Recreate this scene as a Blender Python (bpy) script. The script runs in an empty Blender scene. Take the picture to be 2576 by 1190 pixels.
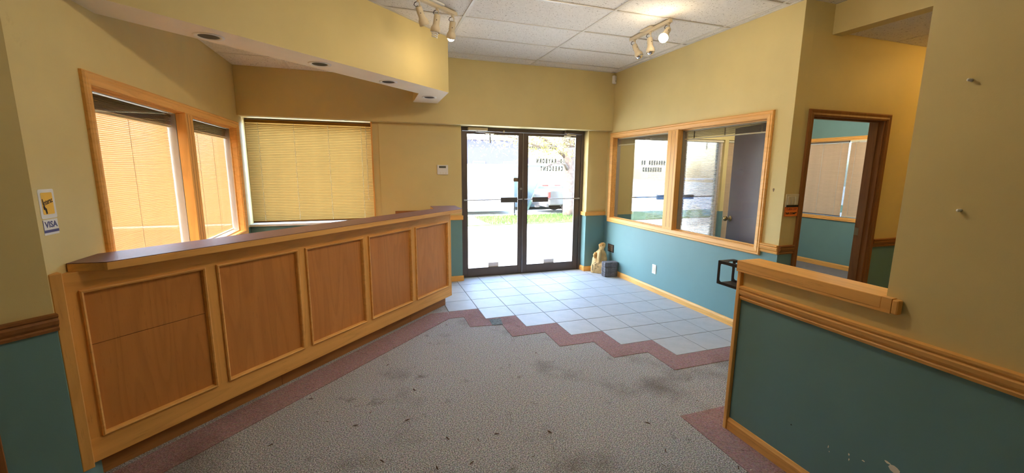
import bpy, bmesh, math, random
from mathutils import Vector, Matrix
random.seed(7)
PI = math.pi
SC = bpy.context.scene
COL = SC.collection
T = 0.33                                   # floor tile pitch

# ------------------------------------------------------------------ camera
def set_camera():
    f, W = 1033.92, 2576.0
    yaw, pit, roll = (math.radians(a) for a in (18.8282, -9.3184, 0.4534))
    fw = Vector((math.sin(yaw)*math.cos(pit), math.cos(yaw)*math.cos(pit), math.sin(pit)))
    r = Vector((math.cos(yaw), -math.sin(yaw), 0)); u = r.cross(fw)
    r2 = r*math.cos(roll) + u*math.sin(roll); u2 = -r*math.sin(roll) + u*math.cos(roll)
    cd = bpy.data.cameras.new('camera'); c = bpy.data.objects.new('camera', cd); COL.objects.link(c)
    cd.sensor_fit = 'HORIZONTAL'; cd.sensor_width = 36.0; cd.lens = 36.0*f/W; cd.clip_start = 0.02; cd.clip_end = 300
    m = Matrix((r2, u2, -fw)).transposed().to_4x4(); m.translation = Vector((-1.0679, -4.2982, 1.5502))
    c.matrix_world = m; SC.camera = c
set_camera()

# ------------------------------------------------------------------ light and exposure
SC.view_settings.view_transform = 'Standard'; SC.view_settings.look = 'None'
SC.view_settings.exposure = 2.85; SC.view_settings.gamma = 1.0; SC.view_settings.use_curve_mapping = False
wd = bpy.data.worlds.new('sky'); SC.world = wd; wd.use_nodes = True
nt = wd.node_tree; nt.nodes.clear()
sky = nt.nodes.new('ShaderNodeTexSky'); sky.sky_type = 'NISHITA'; sky.sun_disc = False
sky.sun_elevation = math.radians(44); sky.sun_rotation = math.radians(260); sky.air_density = 1.0; sky.dust_density = 2.0
bg = nt.nodes.new('ShaderNodeBackground'); bg.inputs['Strength'].default_value = 0.85
wo = nt.nodes.new('ShaderNodeOutputWorld')
nt.links.new(sky.outputs[0], bg.inputs[0]); nt.links.new(bg.outputs[0], wo.inputs[0])
sd = bpy.data.lights.new('sun', 'SUN'); sd.energy = 5.0; sd.angle = math.radians(0.6); sd.color = (1.0, 0.95, 0.86)
so = bpy.data.objects.new('sun', sd); COL.objects.link(so)
so.rotation_euler = Vector((0.70, 0.13, -0.70)).to_track_quat('-Z', 'Y').to_euler(); so.location = (-8, -2, 9)
BULB = 58.0
SC.cycles.max_bounces = 12; SC.cycles.diffuse_bounces = 8; SC.cycles.glossy_bounces = 4; SC.cycles.transparent_max_bounces = 24; SC.cycles.caustics_reflective = False

# ------------------------------------------------------------------ materials
MATS = {}
def new_mat(name):
    m = bpy.data.materials.new(name); m.use_nodes = True
    n = m.node_tree.nodes; b = n['Principled BSDF']
    MATS[name] = m
    return m, m.node_tree, b
def N(t, kind, **kw):
    n = t.nodes.new(kind)
    for k, v in kw.items(): setattr(n, k, v)
    return n
def coords(t, scale=(1,1,1), rot=(0,0,0), kind='Object'):
    tc = N(t, 'ShaderNodeTexCoord'); mp = N(t, 'ShaderNodeMapping')
    mp.inputs['Scale'].default_value = scale; mp.inputs['Rotation'].default_value = rot
    t.links.new(tc.outputs[kind], mp.inputs[0]); return mp.outputs[0]
def noise(t, vec, scale, detail=3, rough=0.55):
    n = N(t, 'ShaderNodeTexNoise'); n.inputs['Scale'].default_value = scale
    n.inputs['Detail'].default_value = detail; n.inputs['Roughness'].default_value = rough
    t.links.new(vec, n.inputs['Vector']); return n.outputs['Fac']
def ramp(t, fac, stops):
    r = N(t, 'ShaderNodeValToRGB'); e = r.color_ramp.elements
    while len(e) < len(stops): e.new(0.5)
    for k, (p, c) in enumerate(stops):
        e[k].position = p; e[k].color = (*c, 1) if len(c) == 3 else c
    t.links.new(fac, r.inputs[0]); return r.outputs[0]
def mixc(t, fac, a, b, mode='MIX'):
    m = N(t, 'ShaderNodeMix', data_type='RGBA', blend_type=mode)
    if isinstance(fac, (int, float)): m.inputs[0].default_value = fac
    else: t.links.new(fac, m.inputs[0])
    for s, v in ((6, a), (7, b)):
        if isinstance(v, tuple): m.inputs[s].default_value = (*v, 1)
        else: t.links.new(v, m.inputs[s])
    return m.outputs[2]
def bump(t, b, h, strength=0.2, dist=0.01):
    bn = N(t, 'ShaderNodeBump'); bn.inputs['Strength'].default_value = strength; bn.inputs['Distance'].default_value = dist
    t.links.new(h, bn.inputs['Height']); t.links.new(bn.outputs[0], b.inputs['Normal'])
def mul(c, k): return tuple(x*k for x in c)

def plain(name, col, rough=0.5, metal=0.0, var=0.06, scale=6.0, spec=0.5, bumpy=0.0):
    m, t, b = new_mat(name)
    v = coords(t); f = noise(t, v, scale)
    t.links.new(ramp(t, f, [(0.3, mul(col, 1-var)), (0.7, mul(col, 1+var))]), b.inputs['Base Color'])
    b.inputs['Roughness'].default_value = rough; b.inputs['Metallic'].default_value = metal
    b.inputs['Specular IOR Level'].default_value = spec
    if bumpy: bump(t, b, noise(t, v, 60), bumpy, 0.004)
    return m
def paint(name, col, scuff=None):
    m, t, b = new_mat(name)
    v = coords(t); f = noise(t, v, 1.6, 4)
    c = ramp(t, f, [(0.3, mul(col, 0.94)), (0.7, mul(col, 1.05))])
    if scuff:                                            # small marks and rubbed places
        s = noise(t, v, 5.0, 6, 0.7); k = ramp(t, s, [(0.66, (0,0,0)), (0.78, (0.35,0.35,0.35))])
        c = mixc(t, k, c, scuff)
    t.links.new(c, b.inputs['Base Color'])
    b.inputs['Roughness'].default_value = 0.5; b.inputs['Specular IOR Level'].default_value = 0.3
    bump(t, b, noise(t, v, 220, 2), 0.10, 0.002)
    return m
def wood(name, light, dark, axis='X', rough=0.38, scale=1.0, rotz=0.0):
    m, t, b = new_mat(name)
    s = {'X': (0.9, 11, 11), 'Y': (11, 0.9, 11), 'Z': (11, 11, 0.9)}[axis]
    v = coords(t, tuple(k*scale for k in s), (0, 0, rotz))
    n1 = noise(t, v, 1.4, 5, 0.6)
    v2 = coords(t, tuple(k*4.5*scale for k in s), (0, 0, rotz)); n2 = noise(t, v2, 2.0, 3, 0.7)
    v3 = coords(t, tuple(k*0.42*scale for k in s), (0, 0, rotz)); n3 = noise(t, v3, 1.0, 2, 0.45)
    pp = N(t, 'ShaderNodeMath', operation='MULTIPLY'); pp.inputs[1].default_value = 13.0; t.links.new(n3, pp.inputs[0])
    fr_ = N(t, 'ShaderNodeMath', operation='FRACT'); t.links.new(pp.outputs[0], fr_.inputs[0])
    mid = tuple(a_*0.6+b_*0.4 for a_, b_ in zip(dark, light)); c1 = ramp(t, n1, [(0.25, mid), (0.75, light)])
    c2 = mixc(t, ramp(t, fr_.outputs[0], [(0.35, (0,0,0)), (0.85, (0.32,0.32,0.32)), (1.0, (0,0,0))]), c1, mul(dark, 0.8))
    c3 = mixc(t, ramp(t, n2, [(0.58, (0,0,0)), (0.75, (0.5,0.5,0.5))]), c2, mul(dark, 0.55))
    t.links.new(c3, b.inputs['Base Color']); b.inputs['Roughness'].default_value = rough + 0.12; b.inputs['Specular IOR Level'].default_value = 0.32
    bump(t, b, n2, 0.12, 0.002)
    return m
OAK_L, OAK_D = (0.84, 0.46, 0.13), (0.66, 0.325, 0.08)
for ax in 'XYZ': wood('oak_'+ax, OAK_L, OAK_D, ax)
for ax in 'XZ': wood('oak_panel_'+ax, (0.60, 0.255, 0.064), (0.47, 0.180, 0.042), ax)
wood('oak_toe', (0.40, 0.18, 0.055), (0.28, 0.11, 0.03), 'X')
wood('oak_dark_Z', (0.30, 0.12, 0.032), (0.17, 0.060, 0.016), 'Z')
wood('oak_dark_X', (0.34, 0.14, 0.038), (0.20, 0.072, 0.020), 'X')
TAN = (0.66, 0.54, 0.25); TEAL = (0.148, 0.275, 0.280)
paint('tan', TAN, (0.36, 0.26, 0.12)); paint('teal', TEAL); paint('tan_clean', TAN)
paint('cream_paint', (0.84, 0.77, 0.63)); paint('white_paint', (0.72, 0.69, 0.62)); paint('grey_paint', (0.42, 0.42, 0.40))
plain('laminate', (0.22, 0.10, 0.078), 0.45, spec=0.3, var=0.1, scale=40)
plain('bronze', (0.110, 0.080, 0.066), 0.42, 0.25, spec=0.5)
plain('steel', (0.42, 0.40, 0.40), 0.35, 0.8); plain('dark_steel', (0.13, 0.12, 0.12), 0.4, 0.6)
plain('cream_metal', (0.62, 0.53, 0.37), 0.42); plain('cream_metal_dark', (0.30, 0.24, 0.15), 0.5)
plain('black', (0.010, 0.010, 0.011), 0.35); plain('black_can', (0.006, 0.005, 0.005), 0.6)
plain('white_plastic', (0.78, 0.77, 0.73), 0.4); plain('ivory', (0.66, 0.60, 0.44), 0.45)
plain('lcd', (0.10, 0.11, 0.09), 0.2); plain('brass', (0.62, 0.50, 0.26), 0.25, 0.9)
plain('purple_door', (0.150, 0.125, 0.165), 0.42); plain('chrome', (0.75, 0.75, 0.77), 0.12, 1.0)
plain('sticker_yellow', (0.86, 0.50, 0.015), 0.35); plain('ink_brown', (0.028, 0.012, 0.009), 0.6, spec=0.2)
plain('sticker_white', (0.76, 0.76, 0.76), 0.35); plain('ink_blue', (0.020, 0.022, 0.16), 0.4)
plain('note_orange', (0.90, 0.24, 0.035), 0.6); plain('ink_black', (0.012, 0.012, 0.014), 0.5); plain('ink_red', (0.35, 0.02, 0.02), 0.5)
plain('paper_bag', (0.62, 0.43, 0.19), 0.75, var=0.22, scale=14, bumpy=0.4); plain('bag_ink', (0.10, 0.09, 0.05), 0.7)
plain('bag_fold', (0.55, 0.30, 0.09), 0.7, var=0.2, scale=20)
plain('paver', (0.135, 0.130, 0.140), 0.9, var=0.25, scale=40, bumpy=0.6)
plain('stuck_brown', (0.20, 0.12, 0.05), 0.6); plain('clear_sheet', (0.70, 0.66, 0.66), 0.5)
plain('grout', (0.12, 0.115, 0.11), 0.9); plain('concrete', (0.40, 0.39, 0.36), 0.9, var=0.1, bumpy=0.3)
plain('asphalt', (0.22, 0.22, 0.22), 0.9, var=0.15)
plain('tear_patch', (0.10, 0.115, 0.105), 0.9, var=0.7, scale=45, bumpy=0.8)
plain('fleck', (0.70, 0.66, 0.56), 0.8); plain('twig', (0.10, 0.055, 0.03), 0.9); plain('plaster', (0.80, 0.73, 0.58), 0.8)
plain('grid_metal', (0.66, 0.63, 0.56), 0.4); plain('lens_panel', (0.85, 0.85, 0.8), 0.4)
plain('cord_tan', (0.50, 0.42, 0.30), 0.6); plain('cord_white', (0.75, 0.74, 0.70), 0.6)
plain('car_blue', (0.03, 0.12, 0.30), 0.25, 0.2); plain('car_dark', (0.03, 0.03, 0.035), 0.25, 0.2); plain('tyre', (0.02,0.02,0.02), 0.8)
plain('truck_silver', (0.13, 0.127, 0.122), 0.3, 0.3); plain('tail_red', (0.55, 0.02, 0.015), 0.3); plain('car_glass', (0.02,0.025,0.03), 0.08)
plain('trailer_white', (0.75, 0.75, 0.74), 0.4); plain('trailer_blue', (0.115, 0.150, 0.165), 0.4); plain('trailer_green', (0.13,0.20,0.15), 0.5)
plain('bark', (0.105, 0.073, 0.058), 0.9, var=0.3, scale=12, bumpy=0.7); plain('building_purple', (0.040, 0.037, 0.062), 0.8)
plain('building_pane', (0.035, 0.06, 0.075), 0.2); plain('house_white', (0.24,0.24,0.235), 0.8); plain('house_roof', (0.09, 0.065, 0.06), 0.9)

def m_tile():
    m, t, b = new_mat('floor_tile')
    v = coords(t); oi = N(t, 'ShaderNodeObjectInfo')
    f = noise(t, v, 9, 5, 0.65)
    c = ramp(t, f, [(0.25, (0.37, 0.39, 0.40)), (0.75, (0.49, 0.505, 0.51))])
    c = mixc(t, ramp(t, oi.outputs['Random'], [(0, (0,0,0)), (1, (0.35,0.35,0.35))]), c, (0.40, 0.42, 0.435))
    s = noise(t, v, 26, 6, 0.8)
    c = mixc(t, ramp(t, s, [(0.70, (0,0,0)), (0.80, (0.5,0.5,0.5))]), c, (0.20, 0.17, 0.16))
    t.links.new(c, b.inputs['Base Color']); b.inputs['Roughness'].default_value = 0.34; b.inputs['Specular IOR Level'].default_value = 0.3
    t.links.new(ramp(t, f, [(0.2, (0.48,)*3), (0.8, (0.64,)*3)]), b.inputs['Roughness'])
    bump(t, b, f, 0.06, 0.004)
m_tile()
def m_carpet(name, cols, stain, sc=150):
    m, t, b = new_mat(name)
    v = coords(t)
    f = noise(t, v, sc, 2, 0.7)
    c = ramp(t, f, [(0.30, cols[0]), (0.43, cols[1]), (0.53, cols[2]), (0.70, cols[3])])
    vo = N(t, 'ShaderNodeTexVoronoi'); vo.inputs['Scale'].default_value = sc*0.75; t.links.new(v, vo.inputs['Vector'])
    c = mixc(t, 0.09, c, vo.outputs['Color'], 'OVERLAY')
    s1 = noise(t, v, 1.3, 6, 0.62)
    c = mixc(t, ramp(t, s1, [(0.53, (0,0,0)), (0.70, (0.6,)*3)]), c, stain)
    s2 = noise(t, v, 4.2, 4, 0.7)
    c = mixc(t, ramp(t, s2, [(0.62, (0,0,0)), (0.72, (0.6,)*3)]), c, stain)
    t.links.new(c, b.inputs['Base Color']); b.inputs['Roughness'].default_value = 1.0; b.inputs['Specular IOR Level'].default_value = 0.05
    bump(t, b, f, 0.9, 0.006)
m_carpet('carpet_grey', [(0.07,0.066,0.066), (0.20,0.195,0.19), (0.40,0.39,0.375), (0.78,0.76,0.72)], (0.085,0.066,0.05))
m_carpet('carpet_mauve', [(0.20,0.125,0.122), (0.28,0.178,0.172), (0.32,0.208,0.20), (0.39,0.265,0.25)], (0.13,0.07,0.05), 110)
m_carpet('carpet_office', [(0.10,0.10,0.115), (0.17,0.17,0.19), (0.24,0.24,0.26), (0.34,0.34,0.36)], (0.12,0.11,0.11))
def m_ceiling():
    m, t, b = new_mat('ceiling_panel')
    v = coords(t)
    f = noise(t, v, 75, 2, 0.5); g = noise(t, v, 26, 3, 0.6)
    pits = ramp(t, f, [(0.645, (0,0,0)), (0.69, (1,1,1))])
    base = ramp(t, g, [(0.3, (0.76,0.73,0.67)), (0.7, (0.83,0.80,0.74))])
    c = mixc(t, pits, base, (0.30, 0.25, 0.19))
    t.links.new(c, b.inputs['Base Color']); b.inputs['Roughness'].default_value = 0.9; b.inputs['Specular IOR Level'].default_value = 0.1
    bump(t, b, f, 0.25, 0.003)
m_ceiling()
def m_glass(name, tint=(1,1,1), refl=0.09, k=0.34):
    m, t, b = new_mat(name)
    t.nodes.remove(b); out = t.nodes['Material Output']
    tr = N(t, 'ShaderNodeBsdfTransparent'); tr.inputs[0].default_value = (*tint, 1)
    gl = N(t, 'ShaderNodeBsdfGlossy'); gl.inputs['Roughness'].default_value = 0.02
    lw = N(t, 'ShaderNodeLayerWeight'); lw.inputs['Blend'].default_value = 0.25
    mp = N(t, 'ShaderNodeMath', operation='MULTIPLY_ADD'); t.links.new(lw.outputs['Fresnel'], mp.inputs[0])
    mp.inputs[1].default_value = k; mp.inputs[2].default_value = refl*0.15; mp.use_clamp = True
    mx = N(t, 'ShaderNodeMixShader'); t.links.new(mp.outputs[0], mx.inputs[0])
    t.links.new(tr.outputs[0], mx.inputs[1]); t.links.new(gl.outputs[0], mx.inputs[2]); t.links.new(mx.outputs[0], out.inputs[0])
m_glass('glass', (0.97, 0.985, 0.98)); m_glass('glass_dimmed', (0.24, 0.26, 0.27)); m_glass('glass_inner', (0.92, 0.92, 0.90), 0.08, 0.18)  # dark tint added to the office street panes to dim the view outside
def m_translucent(name, col, k=0.5, rough=0.4, base=None):
    m, t, b = new_mat(name)
    out = t.nodes['Material Output']
    f = noise(t, coords(t), 8); c = ramp(t, f, [(0.3, mul(col, .94)), (0.7, mul(col, 1.05))])
    if base: b.inputs['Base Color'].default_value = (*base, 1)
    else: t.links.new(c, b.inputs['Base Color'])
    b.inputs['Roughness'].default_value = rough; b.inputs['Specular IOR Level'].default_value = 0.15
    tl = N(t, 'ShaderNodeBsdfTranslucent'); t.links.new(c, tl.inputs[0])
    mx = N(t, 'ShaderNodeMixShader'); mx.inputs[0].default_value = k
    t.links.new(b.outputs[0], mx.inputs[1]); t.links.new(tl.outputs[0], mx.inputs[2]); t.links.new(mx.outputs[0], out.inputs[0])
m_translucent('slat_tan', (0.38, 0.215, 0.058), 0.46, base=(0.16, 0.077, 0.015)); m_translucent('slat_micro', (0.45, 0.255, 0.11), 0.21)
m_translucent('slat_office', (0.78, 0.56, 0.34), 0.5)
m_translucent('letter_card', (0.62, 0.58, 0.48), 0.6); m_translucent('leaf', (0.25, 0.25, 0.060), 0.4); m_translucent('leaf_gold', (0.34, 0.25, 0.07), 0.4); m_translucent('grass_blade', (0.075, 0.14, 0.03), 0.3)
plain('slat_dark', (0.16, 0.13, 0.10), 0.6)
def m_emit(name, col, s):
    m, t, b = new_mat(name)
    b.inputs['Base Color'].default_value = (0.9,0.9,0.9,1); b.inputs['Emission Color'].default_value = (*col, 1); b.inputs['Emission Strength'].default_value = s
m_emit('bulb_lit', (1.0, 0.80, 0.54), BULB*0.45); m_emit('bulb_fill', (1.0, 0.82, 0.58), BULB*1.1)  # the stronger one serves only the added, unseen track light
m_emit('hall_globe', (1.0, 0.56, 0.13), 11.0)

# ------------------------------------------------------------------ mesh helpers
class MB:
    def __init__(s): s.v = []; s.f = []; s.m = []
    def add(s, vs, fs, mi=0):
        o = len(s.v); s.v += [Vector(p) for p in vs]; s.f += [tuple(o+i for i in q) for q in fs]; s.m += [mi]*len(fs); return s
    def box(s, x0, x1, y0, y1, z0, z1, mi=0):
        x0, x1 = min(x0,x1), max(x0,x1); y0, y1 = min(y0,y1), max(y0,y1); z0, z1 = min(z0,z1), max(z0,z1)
        return s.add([(x0,y0,z0),(x1,y0,z0),(x1,y1,z0),(x0,y1,z0),(x0,y0,z1),(x1,y0,z1),(x1,y1,z1),(x0,y1,z1)],
                     [(0,3,2,1),(4,5,6,7),(0,1,5,4),(1,2,6,5),(2,3,7,6),(3,0,4,7)], mi)
    def poly(s, pts, z0, z1, mi=0):                       # pts counter-clockwise from above
        n = len(pts)
        vs = [(x,y,z0) for x,y in pts] + [(x,y,z1) for x,y in pts]
        fs = [tuple(range(n-1,-1,-1)), tuple(range(n,2*n))] + [(i,(i+1)%n,n+(i+1)%n,n+i) for i in range(n)]
        return s.add(vs, fs, mi)
    def profile(s, prof, p0, p1, nrm, mi=0):              # prof: (out, up) closed loop swept from p0 to p1
        p0, p1, nrm = Vector(p0), Vector(p1), Vector(nrm).normalized(); n = len(prof)
        vs = [p + nrm*d + Vector((0,0,h)) for p in (p0, p1) for d, h in prof]
        fs = [(i,(i+1)%n,n+(i+1)%n,n+i) for i in range(n)] + [tuple(range(n-1,-1,-1)), tuple(range(n,2*n))]
        return s.add(vs, fs, mi)
    def frame2(s, prof, corners, axis_n, mi=0):           # mitred rectangular frame; corners 4 pts, prof (inward, out)
        c = [Vector(p) for p in corners]; ctr = sum(c, Vector())/4; nn = Vector(axis_n).normalized(); n = len(prof); rings = []
        for i, p in enumerate(c):
            a = (c[i-1]-p).normalized(); b = (c[(i+1)%4]-p).normalized()
            rings.append([p + (a+b)*d + nn*h for d, h in prof])
        vs = [q for r in rings for q in r]; fs = []
        for i in range(4):
            j = (i+1) % 4
            for k in range(n):
                l = (k+1) % n; fs.append((i*n+k, i*n+l, j*n+l, j*n+k))
        return s.add(vs, fs, mi)
    def tube(s, path, r, seg=8, mi=0, caps=True):
        path = [Vector(p) for p in path]; rs = r if isinstance(r, (list, tuple)) else [r]*len(path)
        vs = []; ref = None
        for i, p in enumerate(path):
            d = (path[min(i+1,len(path)-1)] - path[max(i-1,0)]).normalized()
            if ref is None:
                ref = Vector((0,0,1)) if abs(d.z) < 0.9 else Vector((1,0,0))
            a = d.cross(ref)
            if a.length < 1e-4: a = d.cross(Vector((0,1,0)))
            a.normalize(); b = a.cross(d).normalized(); ref = b
            vs += [p + (a*math.cos(2*PI*k/seg) + b*math.sin(2*PI*k/seg))*rs[i] for k in range(seg)]
        fs = [(i*seg+k, i*seg+(k+1)%seg, (i+1)*seg+(k+1)%seg, (i+1)*seg+k) for i in range(len(path)-1) for k in range(seg)]
        if caps: fs += [tuple(range(seg-1,-1,-1)), tuple(range((len(path)-1)*seg, len(path)*seg))]
        return s.add(vs, fs, mi)
    def ball(s, c, r, seg=14, rings=8, mi=0, sc=(1,1,1)):
        c = Vector(c); vs = []
        for i in range(rings+1):
            th = PI*i/rings
            vs += [c + Vector((math.sin(th)*math.cos(2*PI*k/seg)*r*sc[0], math.sin(th)*math.sin(2*PI*k/seg)*r*sc[1], math.cos(th)*r*sc[2])) for k in range(seg)]
        fs = [(i*seg+k, (i+1)*seg+k, (i+1)*seg+(k+1)%seg, i*seg+(k+1)%seg) for i in range(rings) for k in range(seg)]
        return s.add(vs, fs, mi)
    def xf(s, M):
        s.v = [M @ p for p in s.v]; return s
    def mesh(s, name, mats, smooth=False):
        me = bpy.data.meshes.new(name); me.from_pydata([tuple(p) for p in s.v], [], s.f)
        for m in mats: me.materials.append(MATS[m])
        if len(mats) > 1: me.polygons.foreach_set('material_index', s.m)
        bm = bmesh.new(); bm.from_mesh(me); bmesh.ops.recalc_face_normals(bm, faces=bm.faces); bm.to_mesh(me); bm.free()
        if smooth:
            me.polygons.foreach_set('use_smooth', [True]*len(me.polygons))
        return me
ORI = {}
def link(name, me, parent=None, loc=None):
    o = bpy.data.objects.new(name, me); COL.objects.link(o)
    if parent: o.parent = parent
    if loc is not None: o.location = loc
    return o
def build(mb, name, mats, parent=None, bevel=0.0, smooth=False, origin=None, segs=2):
    """World-space geometry becomes one mesh object; parent origin subtracted (parents are unrotated)."""
    mats = [mats] if isinstance(mats, str) else mats
    po = ORI.get(parent.name, Vector()) if parent else Vector()
    if parent is None:
        if origin is None:
            xs = [p.x for p in mb.v]; ys = [p.y for p in mb.v]; zs = [p.z for p in mb.v]
            origin = ((min(xs)+max(xs))/2, (min(ys)+max(ys))/2, min(zs))
        po = Vector(origin)
    for i, p in enumerate(mb.v): mb.v[i] = p - po
    me = mb.mesh(name, mats, smooth)
    o = link(name, me, parent)
    if parent is None: o.location = po
    ORI[o.name] = po
    if bevel: add_bevel(o, bevel, segs)
    return o
def add_bevel(o, w, segs=2):
    b = o.modifiers.new('bevel', 'BEVEL'); b.width = w; b.segments = segs; b.limit_method = 'ANGLE'; b.angle_limit = math.radians(40)
    b.harden_normals = False
def root(name, loc, label=None, cat=None, group=None, rotz=0.0, kind=None):
    o = bpy.data.objects.new(name, None); COL.objects.link(o); o.location = loc; o.rotation_euler = (0,0,rotz); o.empty_display_size = 0.1
    ORI[o.name] = Vector(loc)
    if rotz: ORI[o.name] = Vector()                        # rotated things are modelled in local coordinates
    return tag(o, label, cat, group, kind)
def tag(o, label=None, cat=None, group=None, kind=None):
    if label: o['label'] = label
    if cat: o['category'] = cat
    if group: o['group'] = group
    if kind: o['kind'] = kind
    return o
def struct(mb, name, mats, **kw):
    return tag(build(mb, name, mats, **kw), kind='structure')
SPLIT = 0.86
def wallbox(mb, x0, x1, y0, y1, z0, z1):                   # tan above the rail, teal below
    if z0 < SPLIT < z1:
        mb.box(x0,x1,y0,y1,z0,SPLIT,1); mb.box(x0,x1,y0,y1,SPLIT,z1,0)
    else: mb.box(x0,x1,y0,y1,z0,z1, 1 if z1 <= SPLIT else 0)
WALL = ['tan', 'teal']
def text_mesh(body, size, extrude=0.0001, align='CENTER', shear=0.0, bold=0.0):
    cu = bpy.data.curves.new('lettering', 'FONT'); cu.body = body; cu.size = size; cu.extrude = extrude; cu.align_x = align; cu.align_y = 'CENTER'
    cu.shear = shear; cu.offset = bold; cu.resolution_u = 3
    o = bpy.data.objects.new('lettering', cu); COL.objects.link(o)
    bpy.context.view_layer.update()
    me = bpy.data.meshes.new_from_object(o.evaluated_get(bpy.context.evaluated_depsgraph_get()))
    bpy.data.objects.remove(o); bpy.data.curves.remove(cu)
    return me
def lettering(name, body, size, mat, parent, M, **kw):
    """Flat print: M places the text's x-right, y-up plane in the parent's space."""
    me = text_mesh(body, size, **kw); me.transform(M); me.materials.clear(); me.materials.append(MATS[mat])
    return link(name, me, parent)
def basis(x, y, loc):                                      # matrix with given x and y axes
    x = Vector(x).normalized(); y = Vector(y).normalized(); z = x.cross(y)
    m = Matrix((x, y, z)).transposed().to_4x4(); m.translation = Vector(loc); return m

# ================================================================== SETTING
RX, LX, YH, YP = 2.31, -2.43, 1.08, 1.20                  # right wall, left wall, header face, pier face
ZC = 2.92
# ---- floor: slab, carpet, border, tiles
flo = struct(MB().box(-4.7, 6.1, -6.7, 1.42, -0.20, -0.012), 'floor', 'concrete', origin=(0,0,0))
mb = MB().box(-4.6, 2.43, -6.6, 1.40, -0.012, 0.0).box(2.43, 6.0, -4.3, -1.68, -0.012, 0.0)
build(mb, 'carpet', 'carpet_grey', flo)
build(MB().box(2.43, 6.0, -1.68, 1.25, -0.012, 0.0), 'carpet', 'carpet_office', flo)
up = [(-1,0),(0,0),(0,-1),(1,-1),(1,-2),(2,-2),(2,-3),(3,-3),(3,-4),(4,-4),(4,-5),(6.99,-5)]
lo = [(6.99,-5.62),(3.41,-5.62),(3.41,-4.6),(2.39,-4.6),(2.39,-3.59),(1.37,-3.58),(1.37,-2.57),(0.363,-2.57),(0.363,-1.6),(-0.61,-1.5),(-0.61,-0.62),(-1.12,-0.62)]
pts = [(x*T, y*T) for x, y in up+lo]
build(MB().poly(list(reversed(pts)), 0.0, 0.003), 'carpet_border', 'carpet_mauve', flo)
build(MB().poly([(-0.36,-0.205),(-0.34,-0.002),(-0.52,-0.002),(-2.46,-1.94),(-2.30,-2.10)], 0.0, 0.0035), 'carpet_border', 'carpet_mauve', flo)
build(MB().poly([(0.70,-4.2),(0.924,-4.2),(0.924,-2.53),(1.20,-2.53),(1.20,-2.37),(0.735,-2.37)], 0.0, 0.003), 'carpet_border', 'carpet_mauve', flo)
build(MB().poly([(0.03,-0.36),(0.155,-0.355),(0.125,-0.535),(0.02,-0.52)], 0.003, 0.0042), 'torn_patch', 'tear_patch', flo)
# grout bed under the tiles
gp = [(-1,0),(0,0),(0,-1),(1,-1),(1,-2),(2,-2),(2,-3),(3,-3),(3,-4),(4,-4),(4,-5),(7,-5),(7,4.25),(-1,4.25)]
build(MB().poly([(x*T, y*T) for x, y in gp], -0.002, 0.0025), 'grout', 'grout', flo)
def tile_mesh(w, d):
    g, c, h = 0.0030, 0.0018, 0.0055
    a, b = w-2*g, d-2*g; m = MB()
    lvl = [(0,0,0.0),(0,0,h-0.0015),(c,c,h)]
    vs = []
    for e, _, z in lvl: vs += [(g+e,g+e,z),(g+a-e,g+e,z),(g+a-e,g+b-e,z),(g+e,g+b-e,z)]
    fs = [(8,9,10,11)] + [(l*4+i, l*4+(i+1)%4, l*4+4+(i+1)%4, l*4+4+i) for l in range(2) for i in range(4)]
    return m.add(vs, fs).mesh('tile', ['floor_tile'])
TM = {}
for i in range(-1, 7):
    for j in range(-5, 5):
        if j < 0 and i < -j-1: continue
        y1 = min(j+1, 4.2); d = round((y1-j)*T, 4)
        if d < 0.02: continue
        if d not in TM: TM[d] = tile_mesh(T, d)
        link('tile', TM[d], flo, (i*T, j*T, -0.001))
struct(MB().box(0.09, 1.98, 1.335, 1.46, -0.01, 0.012), 'trim_1', 'dark_steel', bevel=0.003)   # threshold

# ---- walls
mb = MB()                                                  # right wall with the window opening
wallbox(mb, RX, 2.43, -1.68, -1.445, 0, ZC); wallbox(mb, RX, 2.43, 1.045, 1.25, 0, ZC)
mb.box(RX, 2.43, -1.445, 1.045, 0, 0.845, 1); mb.box(RX, 2.43, -1.445, 1.045, 2.015, ZC, 0)
struct(mb, 'wall_right', WALL)
mb = MB()                                                  # wall with the office doorway
wallbox(mb, 2.43, 2.515, -1.68, -1.56, 0, ZC); wallbox(mb, 3.495, 6.1, -1.68, -1.56, 0, ZC); mb.box(2.515, 3.495, -1.68, -1.56, 2.045, ZC, 0)
struct(mb, 'wall_hall', WALL)
mb = MB()                                                  # low wall and the full-height wall it grows out of
wallbox(mb, 0.924, 1.04, -3.25, -2.565, 0, 0.995); wallbox(mb, 0.924, 1.04, -6.6, -3.25, 0, ZC)
struct(mb, 'wall_stub', WALL)
mb = MB()                                                  # left wall with its window
wallbox(mb, -2.58, LX, -1.99, -1.49, 0, ZC); wallbox(mb, -2.58, LX, 0.975, 1.42, 0, ZC)
mb.box(-2.58, LX, -1.49, 0.975, 0, 0.845, 1); mb.box(-2.58, LX, -1.49, 0.975, 1.965, ZC, 0)
struct(mb, 'wall_left', WALL)
s2 = math.sqrt(0.5)                                        # wall in line with the counter front
mb = MB()
A = Vector((-2.43, -1.99)); D = Vector((-s2, -s2)); Nn = Vector((s2, -s2)); B = A + D*3.0
q = [A, A - Nn*0.14, B - Nn*0.14, B]
mb.poly([tuple(p) for p in q], 0, SPLIT, 1); mb.poly([tuple(p) for p in q], SPLIT, ZC, 0)
struct(mb, 'wall_angled', WALL)
mb = MB(); wallbox(mb, -4.66, -4.54, -6.6, B.y, 0, ZC); struct(mb, 'wall_far_left', WALL)
mb = MB(); wallbox(mb, -4.66, 1.04, -6.72, -6.6, 0, ZC); struct(mb, 'wall_rear', WALL)
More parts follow.
